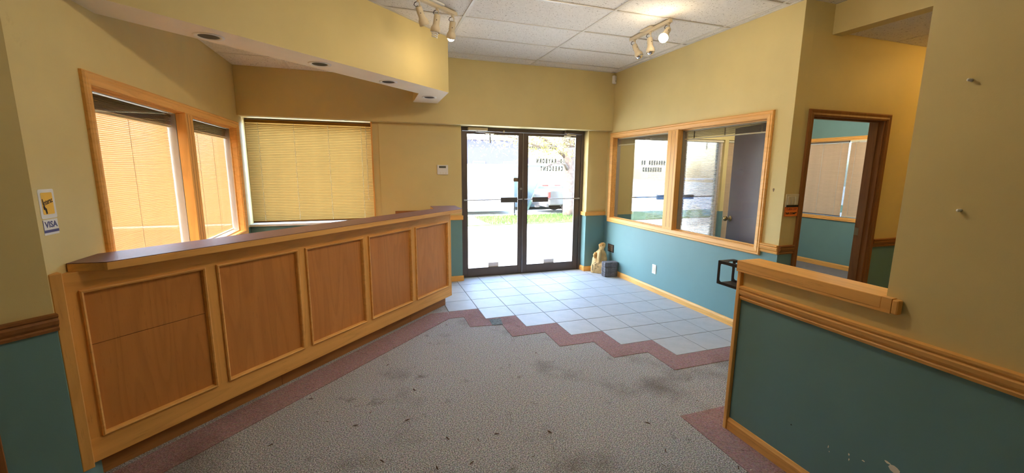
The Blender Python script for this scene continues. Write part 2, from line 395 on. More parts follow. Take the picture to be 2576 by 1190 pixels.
mb = MB(); mb.box(LX, RX, YH, 1.42, 2.112, ZC, 0); struct(mb, 'wall_header', ['tan_clean'], bevel=0.004)
mb = MB(); wallbox(mb, -0.955, 0.085, YP, 1.42, 0, 2.112); wallbox(mb, -1.03, -0.955, YP+0.012, 1.42, 0, 2.112); mb.box(-2.43, -1.03, YP+0.012, 1.42, 0, 0.86, 1)
struct(mb, 'wall_front_left', WALL)
mb = MB(); wallbox(mb, 1.985, RX, YP, 1.42, 0, 2.112); struct(mb, 'wall_front_right', WALL)
mb = MB()                                                  # office front and far wall
wallbox(mb, 2.43, 2.86, 1.25, 1.42, 0, 2.7); mb.box(2.86, 4.60, 1.25, 1.42, 2.06, 2.7, 0); mb.box(2.86, 4.60, 1.25, 1.42, 0, 0.28, 1)
wallbox(mb, 4.60, 4.68, 1.25, 1.42, 0, 2.7); mb.box(4.68, 5.70, 1.25, 1.42, 2.06, 2.7, 0); mb.box(4.68, 5.70, 1.25, 1.42, 0, 0.28, 1); wallbox(mb, 5.70, 6.1, 1.25, 1.42, 0, 2.7)
struct(mb, 'wall_office_front', WALL)
mb = MB(); mb.box(6.0, 6.12, -1.56, 1.25, 0, 0.83, 1); mb.box(6.0, 6.12, -1.56, 1.25, 2.03, 2.7, 1); wallbox(mb, 6.0, 6.12, 1.0, 1.25, 0.83, 2.03); wallbox(mb, 6.0, 6.12, -1.56, -0.75, 0.83, 2.03)
struct(mb, 'wall_office_far', ['tan', 'teal'])
mb = MB(); wallbox(mb, 1.04, 6.1, -4.3, -4.18, 0, ZC); struct(mb, 'wall_hall_side', WALL)
mb = MB(); wallbox(mb, 6.0, 6.12, -4.18, -1.68, 0, ZC); struct(mb, 'wall_hall_end', WALL)
# soffit over the counter
sof = [(-2.27-0.16,-1.59-0.15), (-0.238,0.28), (-0.238,YH), (-0.535,YH), (-0.535,0.452), (-2.43,-1.34)]
mb = MB().poly(sof, 2.355, ZC); mb.m[0] = 1
struct(mb, 'wall_soffit', ['tan_clean', 'cream_paint'])
struct(MB().box(2.648, 2.77, -4.18, -1.68, 2.682, ZC), 'wall_beam', 'tan')
# ---- ceilings: decks, T-bars, lay-in panels
cl = struct(MB().box(-4.66, 2.648, -6.72, 1.42, ZC+0.035, ZC+0.12), 'ceiling', 'grey_paint')
xs = [-4.66, -3.85, -2.63, -1.41, -0.20, 1.01, 2.22, 2.645]; ys = [-6.6, -5.77, -5.165, -4.56, -3.955, -3.35, -2.745, -2.14, -1.545, -0.935, -0.345, 0.235, 0.85, 1.078]
PM = {}
def panel(w, d):
    k = (round(w,3), round(d,3))
    if k not in PM:
        PM[k] = MB().box(0.004, w-0.004, 0.004, d-0.004, 0.004, 0.016).mesh('ceiling_tile', ['ceiling_panel'])
    return PM[k]
for i in range(len(xs)-1):
    for j in range(len(ys)-1):
        x0, x1 = xs[i], xs[i+1]; y0, y1 = ys[j], ys[j+1]
        if x1 < -2.6 and y0 > -2.0: continue
        sag = random.uniform(0, 0.004)
        me = panel(x1-x0, y1-y0)
        link('ceiling_tile', me, cl, Vector((x0, y0, ZC - 0.004 + sag)) - ORI['ceiling'])
mb = MB()
for x in xs[1:-1]: mb.box(x-0.012, x+0.012, -6.6, 1.078, ZC-0.006, ZC+0.001)
build(mb, 'grid_bar', 'grid_metal', cl)
for y in ys[1:-1]:
    build(MB().box(-4.6, 2.64, y-0.011, y+0.011, ZC-0.005, ZC+0.001), 'grid_bar', 'grid_metal', cl)
mb = MB().box(RX-0.022, RX, -1.68, YH, ZC-0.006, ZC).box(-0.54, RX, YH-0.022, YH, ZC-0.006, ZC)
mb.profile([(0,-0.006),(0.022,-0.006),(0.022,0),(0,0)], (-0.238,0.28,ZC), (-2.43,-1.74,ZC), (s2,-s2,0))
build(mb, 'wall_angle_strip', 'grid_metal', cl)
low = struct(MB().poly([(-2.43,-1.34),(-0.535,0.452),(-0.535,YH),(-2.43,YH)], 2.655, 2.68), 'ceiling_counter', 'ceiling_panel')
for pl_ in ([(-2.426,-1.30),(-1.885,-0.80),(-1.885,0.56),(-2.426,0.56)], [(-2.426,0.57),(-1.885,0.57),(-1.885,1.076),(-2.426,1.076)],
            [(-1.86,0.60),(-0.72,0.57),(-0.55,1.076),(-1.86,1.076)]):
    build(MB().poly(pl_, 2.634, 2.65), 'ceiling_tile', 'ceiling_panel', low)
build(MB().box(-1.884, -1.861, -0.74, 1.076, 2.630, 2.64).box(-2.43, -1.88, 0.56, 0.572, 2.631, 2.64), 'grid_bar', 'grid_metal', low)
hall = struct(MB().box(2.77, 6.1, -4.18, -1.68, 2.72, 2.76), 'ceiling_hall', 'grey_paint')
for i, x in enumerate((2.77, 3.45, 4.67, 5.4)):
    x1 = (3.45, 4.67, 5.4, 6.0)[i]
    for y0, y1 in ((-4.18,-3.5),(-3.5,-2.9),(-2.9,-2.29),(-2.29,-1.68)):
        if i == 1 and y0 == -2.9: y0 = -2.72
        build(MB().box(x+.006, x1-.006, y0+.006, y1-.006, 2.703, 2.716), 'ceiling_tile', 'ceiling_panel', hall)
struct(MB().box(2.43, 6.1, -1.56, 1.42, 2.7, 2.78), 'ceiling_office', 'white_paint')
struct(MB().box(-2.7, 6.3, -6.9, 2.0, 3.1, 3.25), 'ceiling_roof', 'concrete')

# ---- trims: chair rails, baseboards
RAIL = [(0,0.82),(0.012,0.822),(0.016,0.835),(0.010,0.842),(0.020,0.855),(0.024,0.872),(0.018,0.882),(0.026,0.890),(0.026,0.900),(0,0.902)]
BASE = [(0,0),(0.014,0),(0.014,0.058),(0.010,0.066),(0.006,0.076),(0,0.078)]
SRAIL = [(0,0.862),(0.014,0.862),(0.014,0.868),(0.020,0.872),(0.020,0.905),(0.026,0.910),(0.026,0.918),(0,0.92)]
def rail(n, p0, p1, nrm, mat, prof=RAIL, nm='trim'):
    name = f'{nm}_{n}'
    p0 = (*p0, 0); p1 = (*p1, 0)
    return struct(MB().profile(prof, p0, p1, (*nrm, 0)), name, mat)
rail(2, (0.924,-6.5), (0.924,-2.565), (-1,0), 'oak_Y')
rail(3, (2.31,-1.68), (2.478,-1.68), (0,-1), 'oak_dark_X'); rail(4, (3.545,-1.68), (6.0,-1.68), (0,-1), 'oak_dark_X')
rail(5, (RX,-1.682), (RX,-1.512), (-1,0), 'oak_Y')
rail(6, (1.962,YP), (RX,YP), (0,-1), 'oak_X', SRAIL); rail(7, (-0.30,YP), (0.098,YP), (0,-1), 'oak_X', SRAIL)
struct(MB().box(1.960,1.985,YP-0.020,1.36,0.864,0.918), 'trim_8', 'oak_Y')
C = A + D*0.02
E9 = A + D*0.2145
rail(9, tuple(E9), tuple(A + D*(-0.006)), tuple(Nn), 'oak_dark_X')
rail('stub', (0.924,-6.5), (0.924,-2.565), (-1,0), 'oak_Y', BASE, 'baseboard')
rail('right', (RX,-1.68), (RX,YP), (-1,0), 'oak_Y', BASE, 'baseboard')
struct(MB().profile(BASE, (1.972,YP,0), (RX,YP,0), (0,-1,0)).profile(BASE, (1.985,YP,0), (1.985,1.34,0), (-1,0,0)), 'baseboard_front_right', 'oak_X')
struct(MB().profile(BASE, (-0.3,YP,0), (0.098,YP,0), (0,-1,0)), 'baseboard_front_left', 'oak_X')
rail('office', (6.0,-1.56), (6.0,1.25), (-1,0), 'oak_Y', BASE, 'baseboard')
rail('hall', (3.545,-1.68), (6.0,-1.68), (0,-1), 'oak_dark_X', BASE, 'baseboard')
rail('angled', tuple(E9), tuple(A + D*(-0.01)), tuple(Nn), 'oak_X', BASE, 'baseboard')
struct(MB().profile([(0,0),(0.018,0),(0.018,2.08),(0,2.08)], (*E9,0), (*(A + D*0.285),0), (*Nn,0)), 'trim_10', 'oak_dark_Z', bevel=0.004)
# oak post and cap of the low wall
led = root('ledge_cap', (0.98,-2.9,0.99), 'oak ledge capping the low green wall at the right', 'ledge')
build(MB().box(0.893, 1.058, -3.2495, -2.540, 0.9955, 1.047), 'top_board', 'oak_Y', led, bevel=0.003)
build(MB().box(0.893, 0.9235, -3.2855, -3.25, 0.985, 1.047).box(0.8932, 0.9235, -3.25, -2.5405, 0.985, 0.9954), 'nosing', 'oak_Y', led)
build(MB().box(0.893, 0.9235, -3.31, -3.2855, 0.985, 1.045), 'end_block', 'oak_Z', led, bevel=0.006)
post = build(MB().box(0.902, 1.058, -2.564, -2.542, 0.0, 0.994), 'wall_end_post', 'oak_Z', bevel=0.003)
tag(post, 'upright oak board covering the end of the low green wall', 'post')

# ================================================================== WINDOWS
CAS = [(0.0,0.0),(0.0,0.014),(0.008,0.022),(0.020,0.018),(0.030,0.022),(0.048,0.016),(0.065,0.012),(0.065,0.0)]
def window_x(name, x, nx, y0, y1, z0, z1, glass_x, depth, mull=None, cas=CAS, gl='glass_inner', back='grey_paint'):
    """Framed window in a wall of constant x; (y0..z1) is the outer edge of the casing, nx points into the room."""
    w = root(name, (x, (y0+y1)/2, z0), kind='structure')
    cs = [(x,y0,z0),(x,y1,z0),(x,y1,z1),(x,y0,z1)]
    build(MB().frame2(cas, cs, (nx,0,0)), 'casing', 'oak_Y', w)
    k = 0.065; a0, a1, b0, b1 = y0+k, y1-k, z0+k, z1-k
    xe = x - nx*depth; e_ = 0.004
    mb = MB()
    for (p, q_, r, s_) in ((a0-0.02,a0+e_,b0-0.02,b1+0.02),(a1-e_,a1+0.02,b0-0.02,b1+0.02),(a0+e_,a1-e_,b0-0.02,b0+e_),(a0+e_,a1-e_,b1-e_,b1+0.02)):
        mb.box(x+nx*0.002, glass_x, p, q_, r, s_)
    build(mb, 'jamb', 'oak_Y', w)
    mb = MB()
    for (p, q_, r, s_) in ((a0-0.02,a0+e_,b0-0.02,b1+0.02),(a1-e_,a1+0.02,b0-0.02,b1+0.02),(a0+e_,a1-e_,b0-0.02,b0+e_),(a0+e_,a1-e_,b1-e_,b1+0.02)):
        mb.box(glass_x, xe, p, q_, r, s_)
    build(mb, 'reveal', back, w)
    mb = MB(); st = 0.012
    mb.frame2([(0,0),(0,0.012),(st,0.004),(st,0)], [(glass_x,a0,b0),(glass_x,a1,b0),(glass_x,a1,b1),(glass_x,a0,b1)], (nx,0,0))
    build(mb, 'glazing_bead', 'oak_Y', w)
    spans = [(a0,a1)]
    if mull:
        m0, m1 = mull; spans = [(a0,m0),(m1,a1)]
        mm = build(MB().box(x+nx*0.012, glass_x, m0, m1, b0, b1), 'mullion', 'oak_Z', w, bevel=0.003)
        build(MB().box(glass_x, xe, m0, m1, b0, b1), 'mullion_back', back, w)
        for f_ in (0.25, 0.6):
            yy = m0 + (m1-m0)*f_
            build(MB().box(x+nx*0.0118, x+nx*0.0128, yy-0.002, yy+0.002, b0+0.03, b1-0.01), 'groove', 'oak_dark_Z', mm)
    for p, q_ in spans:
        build(MB().box(glass_x-0.003, glass_x+0.003, p, q_, b0, b1), 'pane', gl, w)
    return w
window_x('window_1', LX, 1, -1.555, 1.04, 0.78, 2.03, -2.485, 0.15, (-0.335, -0.194))
window_x('window_3', RX, -1, -1.51, 1.11, 0.78, 2.08, 2.37, 0.12, (-0.315, -0.142))
# front window behind the tan blind
w2 = root('window_2', (-1.72, 1.38, 0.86), kind='structure')
mb = MB().box(-2.43,-2.39,1.36,1.42,0.86,2.112).box(-1.07,-1.03,1.36,1.42,0.86,2.112).box(-2.39,-1.07,1.36,1.42,0.86,0.90).box(-2.39,-1.07,1.36,1.42,2.07,2.112)
build(mb, 'frame', 'bronze', w2)
build(MB().box(-2.39,-1.07,1.385,1.391,0.90,2.07), 'pane', 'glass', w2)
build(MB().box(-1.046,-1.03,YP-0.008,1.36,0.86,2.112), 'side_casing', 'oak_Z', w2)
build(MB().box(-2.428,-1.03,YP-0.03,1.36,0.862,0.885), 'window_sill', 'white_paint', w2)
def office_window(n, x0, x1, z0, z1):
    w = root(f'window_{n}', ((x0+x1)/2, 1.33, z0), kind='structure')
    f_ = MB().box(x0,x0+.04,1.30,1.40,z0,z1).box(x1-.04,x1,1.30,1.40,z0,z1).box(x0+.04,x1-.04,1.30,1.40,z0,z0+.04).box(x0+.04,x1-.04,1.30,1.40,z1-.04,z1)
    build(f_, 'frame', 'white_paint' if n == 4 else 'bronze', w); build(MB().box(x0+.04,x1-.04,1.345,1.35,z0+.04,z1-.04), 'pane', 'glass_dimmed', w)
office_window(4, 2.86, 4.60, 0.28, 2.06); office_window(5, 4.68, 5.70, 0.28, 2.06)
w6 = root('window_6', (6.0, 0.12, 0.77), kind='structure')
build(MB().frame2(CAS, [(6.0,-0.80,0.77),(6.0,1.05,0.77),(6.0,1.05,2.09),(6.0,-0.80,2.09)], (-1,0,0)), 'casing', 'oak_Y', w6)
build(MB().box(6.09,6.12,-0.75,-0.71,0.83,2.03).box(6.09,6.12,0.96,1.0,0.83,2.03).box(6.09,6.12,0.14,0.20,0.83,2.03), 'frame', 'white_paint', w6)
build(MB().box(6.10,6.106,-0.75,1.0,0.83,2.03), 'pane', 'glass_dimmed', w6)

# ================================================================== BLINDS
def slat_mesh(L, w, tilt, mat, crown=0.003):
    m = MB(); n = 4; vs = []
    for x in (0, L):
        for k in range(n+1):
            t_ = k/n-0.5; y = t_*w; z = crown*(1-4*t_*t_)
            vs.append((x, y*math.cos(tilt)-z*math.sin(tilt), y*math.sin(tilt)+z*math.cos(tilt)))
    m.add(vs, [(k, k+1, n+2+k, n+1+k) for k in range(n)])
    return m.mesh('slat', [mat], True)
def blind(name, label, loc, rotz, L, top, bot, pitch, w, tilt, mat, cords, rail_mat='ivory', wand=None, head=0.03, group=None, raised=0, cord_mat='cord_white', crown=0.003):
    """Local x runs along the headrail, local z=0 is the floor."""
    b = root(name, loc, label, 'blind', group, rotz); b.rotation_euler = (0,0,rotz); ORI[b.name] = Vector()
    build(MB().box(0,L,-0.014,0.014,top-head,top), 'headrail', rail_mat, b, bevel=0.002)
    me = slat_mesh(L-0.006, w, tilt, mat, crown)
    z = top-head-pitch*0.7; k = 0; zs = bot+0.018
    while z > zs:
        link('slat', me, b, (0.003, random.uniform(-.0006,.0006), z)); z -= pitch; k += 1
    build(MB().box(0.002,L-0.002,-0.010,0.010,bot,bot+0.014), 'bottom_rail', rail_mat, b, bevel=0.002)
    for c in cords:
        dy = w*0.5*abs(math.cos(tilt)) + 0.0015
        build(MB().tube([(c,-dy,top-head),(c,-dy,bot+0.01)], 0.0016, 5), 'ladder_cord', cord_mat, b)
    if wand:
        build(MB().tube([(wand[0],-0.022,top-head),(wand[0],-0.022,wand[1])], 0.0022, 6), 'lift_cord', cord_mat, b)
        build(MB().ball((wand[0],-0.022,wand[1]), 0.008, 8, 6), 'cord_tassel', 'white_plastic', b, smooth=True)
    return b
blind('window_blind', 'closed tan slat blind glowing in the front window left of the glass doors', (-2.405, 1.255, 0), 0, 1.372, 2.085, 0.905, 0.0195, 0.031, math.radians(62), 'slat_tan',
      (0.13, 0.50, 0.87, 1.245), wand=(1.30, 1.16), rail_mat='slat_tan')
def valance(b, L, top, depth=0.085):
    """Gathered dark slats and the pale rail that carries them, above the lowered slats."""
    st = MB().box(0,L,-0.012,0.012,-0.0010,0.0010).mesh('stacked_slat', ['slat_dark'])
    n = int(depth/0.0065)
    for k in range(n): link('stacked_slat', st, b, (random.uniform(-.004,.004), -0.02+random.uniform(-.003,.003), top-0.004-k*0.0065))
    o = build(MB().box(0,L-0.01,-0.034,-0.010,top-depth-0.018,top-depth-0.004), 'stack_rail', 'ivory', b, bevel=0.002)
    return o
for i, (ya, yb, lab, cs, wd_) in enumerate(((-1.50, -0.338, 'fine peach slat blind behind the wider left pane of the window beside the counter', (0.22, 0.60), None),
                                    (-0.19, 0.969, 'fine peach slat blind behind the narrower right pane of the window beside the counter', (0.42, 0.80), (0.98, 1.35)))):
    b = blind('window_blind', lab, (-2.545, ya, 0), PI/2, yb-ya, 1.955, 0.862, 0.0118, 0.0165, math.radians(58), 'slat_micro', cs, wand=None, cord_mat='cord_tan', crown=0.002)
    v = valance(b, yb-ya, 1.95)
for ya, yb, lab in ((-1.43, -0.33, 'dark slat blind drawn up above the wider right pane of the office window'),
                    (-0.13, 1.03, 'dark slat blind drawn up above the office window pane nearest the glass doors')):
    b = root('window_blind', (2.43, yb, 0), lab, 'blind', None, -PI/2); ORI[b.name] = Vector()
    L = yb-ya
    build(MB().box(0,L,-0.05,-0.024,1.99,2.012), 'headrail', 'ivory', b, bevel=0.002)
    st = MB().box(0,L,-0.012,0.012,-0.0010,0.0010).mesh('stacked_slat', ['slat_dark'])
    for k in range(11): link('stacked_slat', st, b, (random.uniform(-.003,.003), -0.036+random.uniform(-.003,.003), 1.986-k*0.0066))
    build(MB().box(0,L,-0.048,-0.022,1.898,1.910), 'bottom_rail', 'ivory', b, bevel=0.002)
    for c in (0.12, L/2, L-0.12): build(MB().box(c-0.008,c+0.008,-0.022,-0.0205,1.905,2.0), 'ladder_tape', 'cord_tan', b)
blind('window_blind', 'open slat blind over the wide office street window seen through the inner window', (3.10, 1.27, 0), 0, 1.48, 2.05, 0.36, 0.0225, 0.024, math.radians(6), 'slat_office', (0.15, 0.75, 1.33))
b5 = blind('window_blind', 'closed slat blind over the narrow office street window beside the purple door', (4.69, 1.27, 0), 0, 1.0, 2.05, 0.36, 0.0215, 0.0275, math.radians(64), 'slat_office', (0.2, 0.8))
blind('window_blind', 'closed beige slat blind seen through the office doorway, left of the bright gap', (5.985, 0.98, 0), -PI/2, 0.785, 2.03, 0.845, 0.0215, 0.0275, math.radians(64), 'slat_office', (0.12, 0.40, 0.68), rail_mat='slat_dark')
blind('window_blind', 'closed beige slat blind seen through the office doorway, right of the bright gap', (5.985, 0.172, 0), -PI/2, 0.90, 2.03, 0.845, 0.0215, 0.0275, math.radians(64), 'slat_office', (0.08, 0.40, 0.72))

# ================================================================== ENTRY DOORS
d1 = root('door_1', (1.04, 1.36, 0), kind='structure')
mb = MB().box(0.085,0.128,1.33,1.44,0,2.112).box(1.942,1.985,1.33,1.44,0,2.112).box(0.128,1.942,1.33,1.44,2.062,2.112)
build(mb, 'frame', 'bronze', d1, bevel=0.003)
def leaf(x0, x1, gx0, gx1, side):
    lf = build(MB().box(x0,gx0,1.347,1.393,0.012,2.058).box(gx1,x1,1.347,1.393,0.012,2.058).box(gx0,gx1,1.347,1.393,0.012,0.125).box(gx0,gx1,1.347,1.393,2.030,2.058), 'door_leaf', 'bronze', d1, bevel=0.003)
    build(MB().box(gx0,gx1,1.367,1.373,0.125,2.030), 'pane', 'glass', lf)
    build(MB().frame2([(0,0),(0,0.008),(0.010,0.004),(0.010,0)], [(gx0,1.347,0.125),(gx1,1.347,0.125),(gx1,1.347,2.030),(gx0,1.347,2.030)], (0,1,0)), 'glazing_bead', 'bronze', lf)
    build(MB().tube([(x0+0.02,1.315,1.118),(x1-0.02,1.315,1.118)], 0.0085, 8).box(x0+0.012,x0+0.03,1.31,1.35,1.108,1.128).box(x1-0.03,x1-0.012,1.31,1.35,1.108,1.128), 'push_bar', 'steel', lf, smooth=False)
    p = (0.667,0.918) if side < 0 else (1.150,1.402)
    build(MB().box(p[0],p[1],1.292,1.332,1.076,1.150), 'push_pad', 'dark_steel', lf, bevel=0.006)
    if side < 0:
        build(MB().tube([(0.925,1.42,1.09),(0.925,1.45,1.08),(0.925,1.45,0.90),(0.925,1.42,0.885)], 0.012, 8), 'pull_handle', 'dark_steel', lf)
        build(MB().tube([(0.987,1.335,1.268),(0.987,1.348,1.268)], 0.017, 12), 'lock_cylinder', 'steel', lf)
        build(MB().box(0.878,0.950,1.362,1.364,1.372,1.425), 'decal', 'stuck_brown', lf)
        build(MB().box(0.888,0.940,1.3612,1.3618,1.397,1.401), 'decal_line', 'paper_bag', lf)
        build(MB().box(0.50,0.655,1.362,1.364,0.127,0.198), 'decal', 'clear_sheet', lf)
    else:
        build(MB().box(1.375,1.545,1.362,1.364,0.127,0.192), 'decal', 'clear_sheet', lf)
    return lf
lfL = leaf(0.130, 1.0165, 0.188, 0.952, -1); lfR = leaf(1.0185, 1.940, 1.084, 1.862, 1)
build(MB().box(1.0115,1.0175,1.338,1.348,0.02,2.05), 'weather_strip', 'steel', lfR)
# closers
cl1 = build(MB().box(0.20,0.47,1.262,1.325,2.062,2.104), 'door_closer', 'cream_metal', d1, bevel=0.006)
build(MB().tube([(0.33,1.29,2.06),(0.30,1.27,2.045),(0.52,1.27,2.030)], 0.008, 6).box(0.44,0.56,1.26,1.285,2.022,2.036), 'closer_arm', 'steel', cl1)
build(MB().tube([(0.50,1.272,2.03),(0.505,1.272,1.90)], 0.008, 6), 'closer_rod', 'dark_steel', cl1)
cl2 = build(MB().box(1.64,1.94,1.262,1.325,2.066,2.106), 'door_closer', 'bronze', d1, bevel=0.006)
build(MB().tube([(1.70,1.28,2.08),(1.66,1.26,2.055),(1.72,1.25,2.045),(1.80,1.25,2.04)], 0.010, 6).box(1.62,1.72,1.24,1.27,2.022,2.036), 'closer_arm', 'cream_metal', cl2)
build(MB().ball((0.72,1.335,2.066), 0.016, 8, 6), 'door_stop', 'cream_metal', d1, smooth=True)
# street address seen from behind: mirrored in the room
def letters(row, x_right, step, z, h):
    for k, ch in enumerate(row):
        if ch == ' ': continue
        cx = x_right - k*step
        t_ = build(MB().box(cx-step*0.34,cx+step*0.34,1.3745,1.3760,z-h*0.62,z+h*0.62), 'letter_card', 'letter_card', lfR)
        lettering('letter', ch, h*1.42, 'ink_black', t_, basis((-1,0,0), (0,0,1), Vector((cx,1.3743,z))-ORI['door_1']) @ Matrix.Scale(0.50,4,(1,0,0)), bold=0.003)
letters('10 RAYBORN', 1.680, 0.0475, 1.668, 0.060); letters('CRESCENT', 1.648, 0.0475, 1.557, 0.060)

# ================================================================== OFFICE DOOR
d2 = root('door_2', (3.0, -1.62, 0), kind='structure')
DC = [(0.0,0.0),(0.0,0.014),(0.010,0.020),(0.030,0.014),(0.045,0.018),(0.058,0.010),(0.058,0.0)]
mb = MB()
cs = [(2.482,-1.68,-0.2),(3.545,-1.68,-0.2),(3.545,-1.68,2.075),(2.482,-1.68,2.075)]
mb.frame2(DC, cs, (0,-1,0))
for i, p in enumerate(mb.v): mb.v[i] = Vector((p.x, p.y, max(p.z, 0.001)))
build(mb, 'casing', 'oak_dark_Z', d2)
mb = MB().box(2.515,2.54,-1.682,-1.558,0,2.045).box(3.47,3.495,-1.682,-1.558,0,2.045).box(2.54,3.47,-1.682,-1.558,2.02,2.045)
build(mb, 'jamb', 'oak_dark_Z', d2)
build(MB().box(3.456,3.47,-1.64,-1.605,0,2.02).box(2.54,2.554,-1.64,-1.605,0,2.02).box(2.554,3.456,-1.64,-1.605,2.006,2.02), 'door_stop', 'oak_dark_Z', d2)
build(MB().box(3.467,3.471,-1.602,-1.560,0.93,1.005), 'strike_plate', 'brass', d2)
ang = math.radians(74)
lf2 = MB().box(0.0,0.90,0.0,0.040,0.012,2.012)
M2 = Matrix.Translation((2.548,-1.553,0)) @ Matrix.Rotation(ang, 4, 'Z')
lf2.xf(M2); dl = build(lf2, 'door_leaf', 'purple_door', d2, bevel=0.002)
for sgn in (1,):
    k = MB().tube([(0.84,0.04,1.02),(0.84,0.048,1.02)], 0.032, 14).tube([(0.84,0.048,1.02),(0.84,0.075,1.02)], 0.012, 10).ball((0.84,0.098,1.02), 0.029, 12, 8, 0, (1,0.85,1))
    k.tube([(0.84,0.0,1.02),(0.84,-0.03,1.02)], 0.012, 10).ball((0.84,-0.052,1.02), 0.029, 12, 8, 0, (1,0.85,1))
    k.xf(M2); build(k, 'door_knob', 'brass', dl, smooth=True)

# ================================================================== RECEPTION COUNTER (local frame: x along the front, y into the counter)
ct = root('reception_counter', (-2.43,-1.915,0), 'long oak reception counter with five framed panels and a maroon laminate top', 'counter', None, math.radians(45)); ORI[ct.name] = Vector()
U = 3.097
PAN = [(0.055,0.583),(0.652,1.182),(1.250,1.795),(1.860,2.410),(2.477,3.030)]
Z0, Z1 = 0.225, 0.967
fr = MB().box(0,U,0,0.02,0.10,Z0).box(0,U,0,0.02,Z1,1.06)
build(fr, 'rail_board', 'oak_X', ct)
us = [0]+[c for p in PAN for c in p]+[U]
for k in range(0, len(us), 2):
    build(MB().box(us[k],us[k+1],0.0004,0.02,Z0,Z1), 'stile', 'oak_Z', ct)
MOLD = [(0.0,0.0),(0.0,0.010),(0.006,0.014),(0.013,0.010),(0.018,-0.006),(0.018,-0.012),(0.0,-0.012)]
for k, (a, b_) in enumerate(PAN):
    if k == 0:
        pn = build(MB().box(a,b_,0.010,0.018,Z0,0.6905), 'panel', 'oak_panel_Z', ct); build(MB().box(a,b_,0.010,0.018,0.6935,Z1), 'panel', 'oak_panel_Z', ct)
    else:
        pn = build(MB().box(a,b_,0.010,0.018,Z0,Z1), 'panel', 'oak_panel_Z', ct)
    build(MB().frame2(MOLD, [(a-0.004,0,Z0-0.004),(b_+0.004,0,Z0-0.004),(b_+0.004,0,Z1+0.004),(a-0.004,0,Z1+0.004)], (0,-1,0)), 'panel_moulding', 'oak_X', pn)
build(MB().box(0,U,0.02,0.16,0.10,1.06), 'carcass', 'oak_Z', ct)
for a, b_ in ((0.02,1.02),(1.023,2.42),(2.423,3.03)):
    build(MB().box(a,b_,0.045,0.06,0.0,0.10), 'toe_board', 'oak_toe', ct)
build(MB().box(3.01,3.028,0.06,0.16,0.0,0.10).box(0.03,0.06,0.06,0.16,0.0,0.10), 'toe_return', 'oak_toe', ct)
# corner trim by the green wall
build(MB().box(-0.050,-0.006,-0.052,0.012,0.105,1.075), 'end_trim', 'oak_Z', ct, bevel=0.004)
build(MB().box(-0.008,0.004,-0.010,0.004,0.105,1.062), 'trim_bead', 'oak_Z', ct, bevel=0.003)
# worktop outline in world coordinates turned to local
def toloc(x, y):
    dx, dy = x+2.43, y+1.915; return ((dx+dy)*s2, (-dx+dy)*s2)
top = [(-2.425,-1.872),(-2.272,-1.880),(-0.104,0.292),(-0.104,0.72),(-0.405,0.72),(-0.405,0.385),(-2.425,-1.635)]
tl = [toloc(*p) for p in top]
build(MB().poly(tl, 1.0985, 1.1015), 'laminate_top', 'laminate', ct)
build(MB().poly(tl, 1.060, 1.0985), 'top_edge', 'oak_X', ct, bevel=0.003)
ret = [toloc(*p) for p in [(-0.250,0.262),(-0.250,0.70),(-0.37,0.70),(-0.37,0.345)]]
build(MB().poly(ret, 0.10, 1.06), 'end_panel', 'oak_Z', ct)
# staff desk hidden behind
dk = root('staff_desk', (-0.45,1.0,0), 'low oak desk end showing above the far corner of the counter', 'desk')
build(MB().box(-0.80,-0.30,0.80,1.185,0.70,0.735), 'desk_top', 'oak_X', dk, bevel=0.003)
build(MB().box(-0.79,-0.30,1.165,1.187,0.735,1.005), 'backboard', 'oak_dark_X', dk, bevel=0.002)
build(MB().box(-0.80,-0.78,0.80,1.185,0.0,0.70).box(-0.32,-0.30,0.80,1.185,0.0,0.70), 'side_panel', 'oak_Z', dk)

# ================================================================== LIGHTS
def downlight(x, y, lab):
    t = root('recessed_light', (x,y,2.355), lab, 'recessed light', 'recessed lights in the soffit')
    n = 28; m = MB(); prof = [(0.085,-0.001),(0.083,-0.005),(0.070,-0.006),(0.058,-0.003),(0.057,0.0005),(0.0855,0.0005)]
    vs = [(x+r*math.cos(2*PI*k/n), y+r*math.sin(2*PI*k/n), 2.355+z) for r, z in prof for k in range(n)]; K = len(prof)
    fs = [(i*n+k, i*n+(k+1)%n, ((i+1)%K)*n+(k+1)%n, ((i+1)%K)*n+k) for i in range(K) for k in range(n)]
    build(m.add(vs, fs), 'trim_ring', 'white_plastic', t, smooth=True)
    build(MB().poly([(x+0.0575*math.cos(2*PI*k/n), y+0.0575*math.sin(2*PI*k/n)) for k in range(n)], 2.3535, 2.3546), 'dark_opening', 'black_can', t)
for x, y, l in ((-1.99,-1.09,'round white recessed light in the soffit, leftmost and largest of four'), (-1.41,-0.575,'second recessed light from the left along the soffit'),
                (-0.872,-0.065,'third recessed light from the left along the soffit'), (-0.395,0.655,'recessed light in the turned end of the soffit by the door wall')):
    downlight(x, y, l)
def rot_to(d):
    return Vector((0,0,-1)).rotation_difference(Vector(d).normalized()).to_matrix().to_4x4()
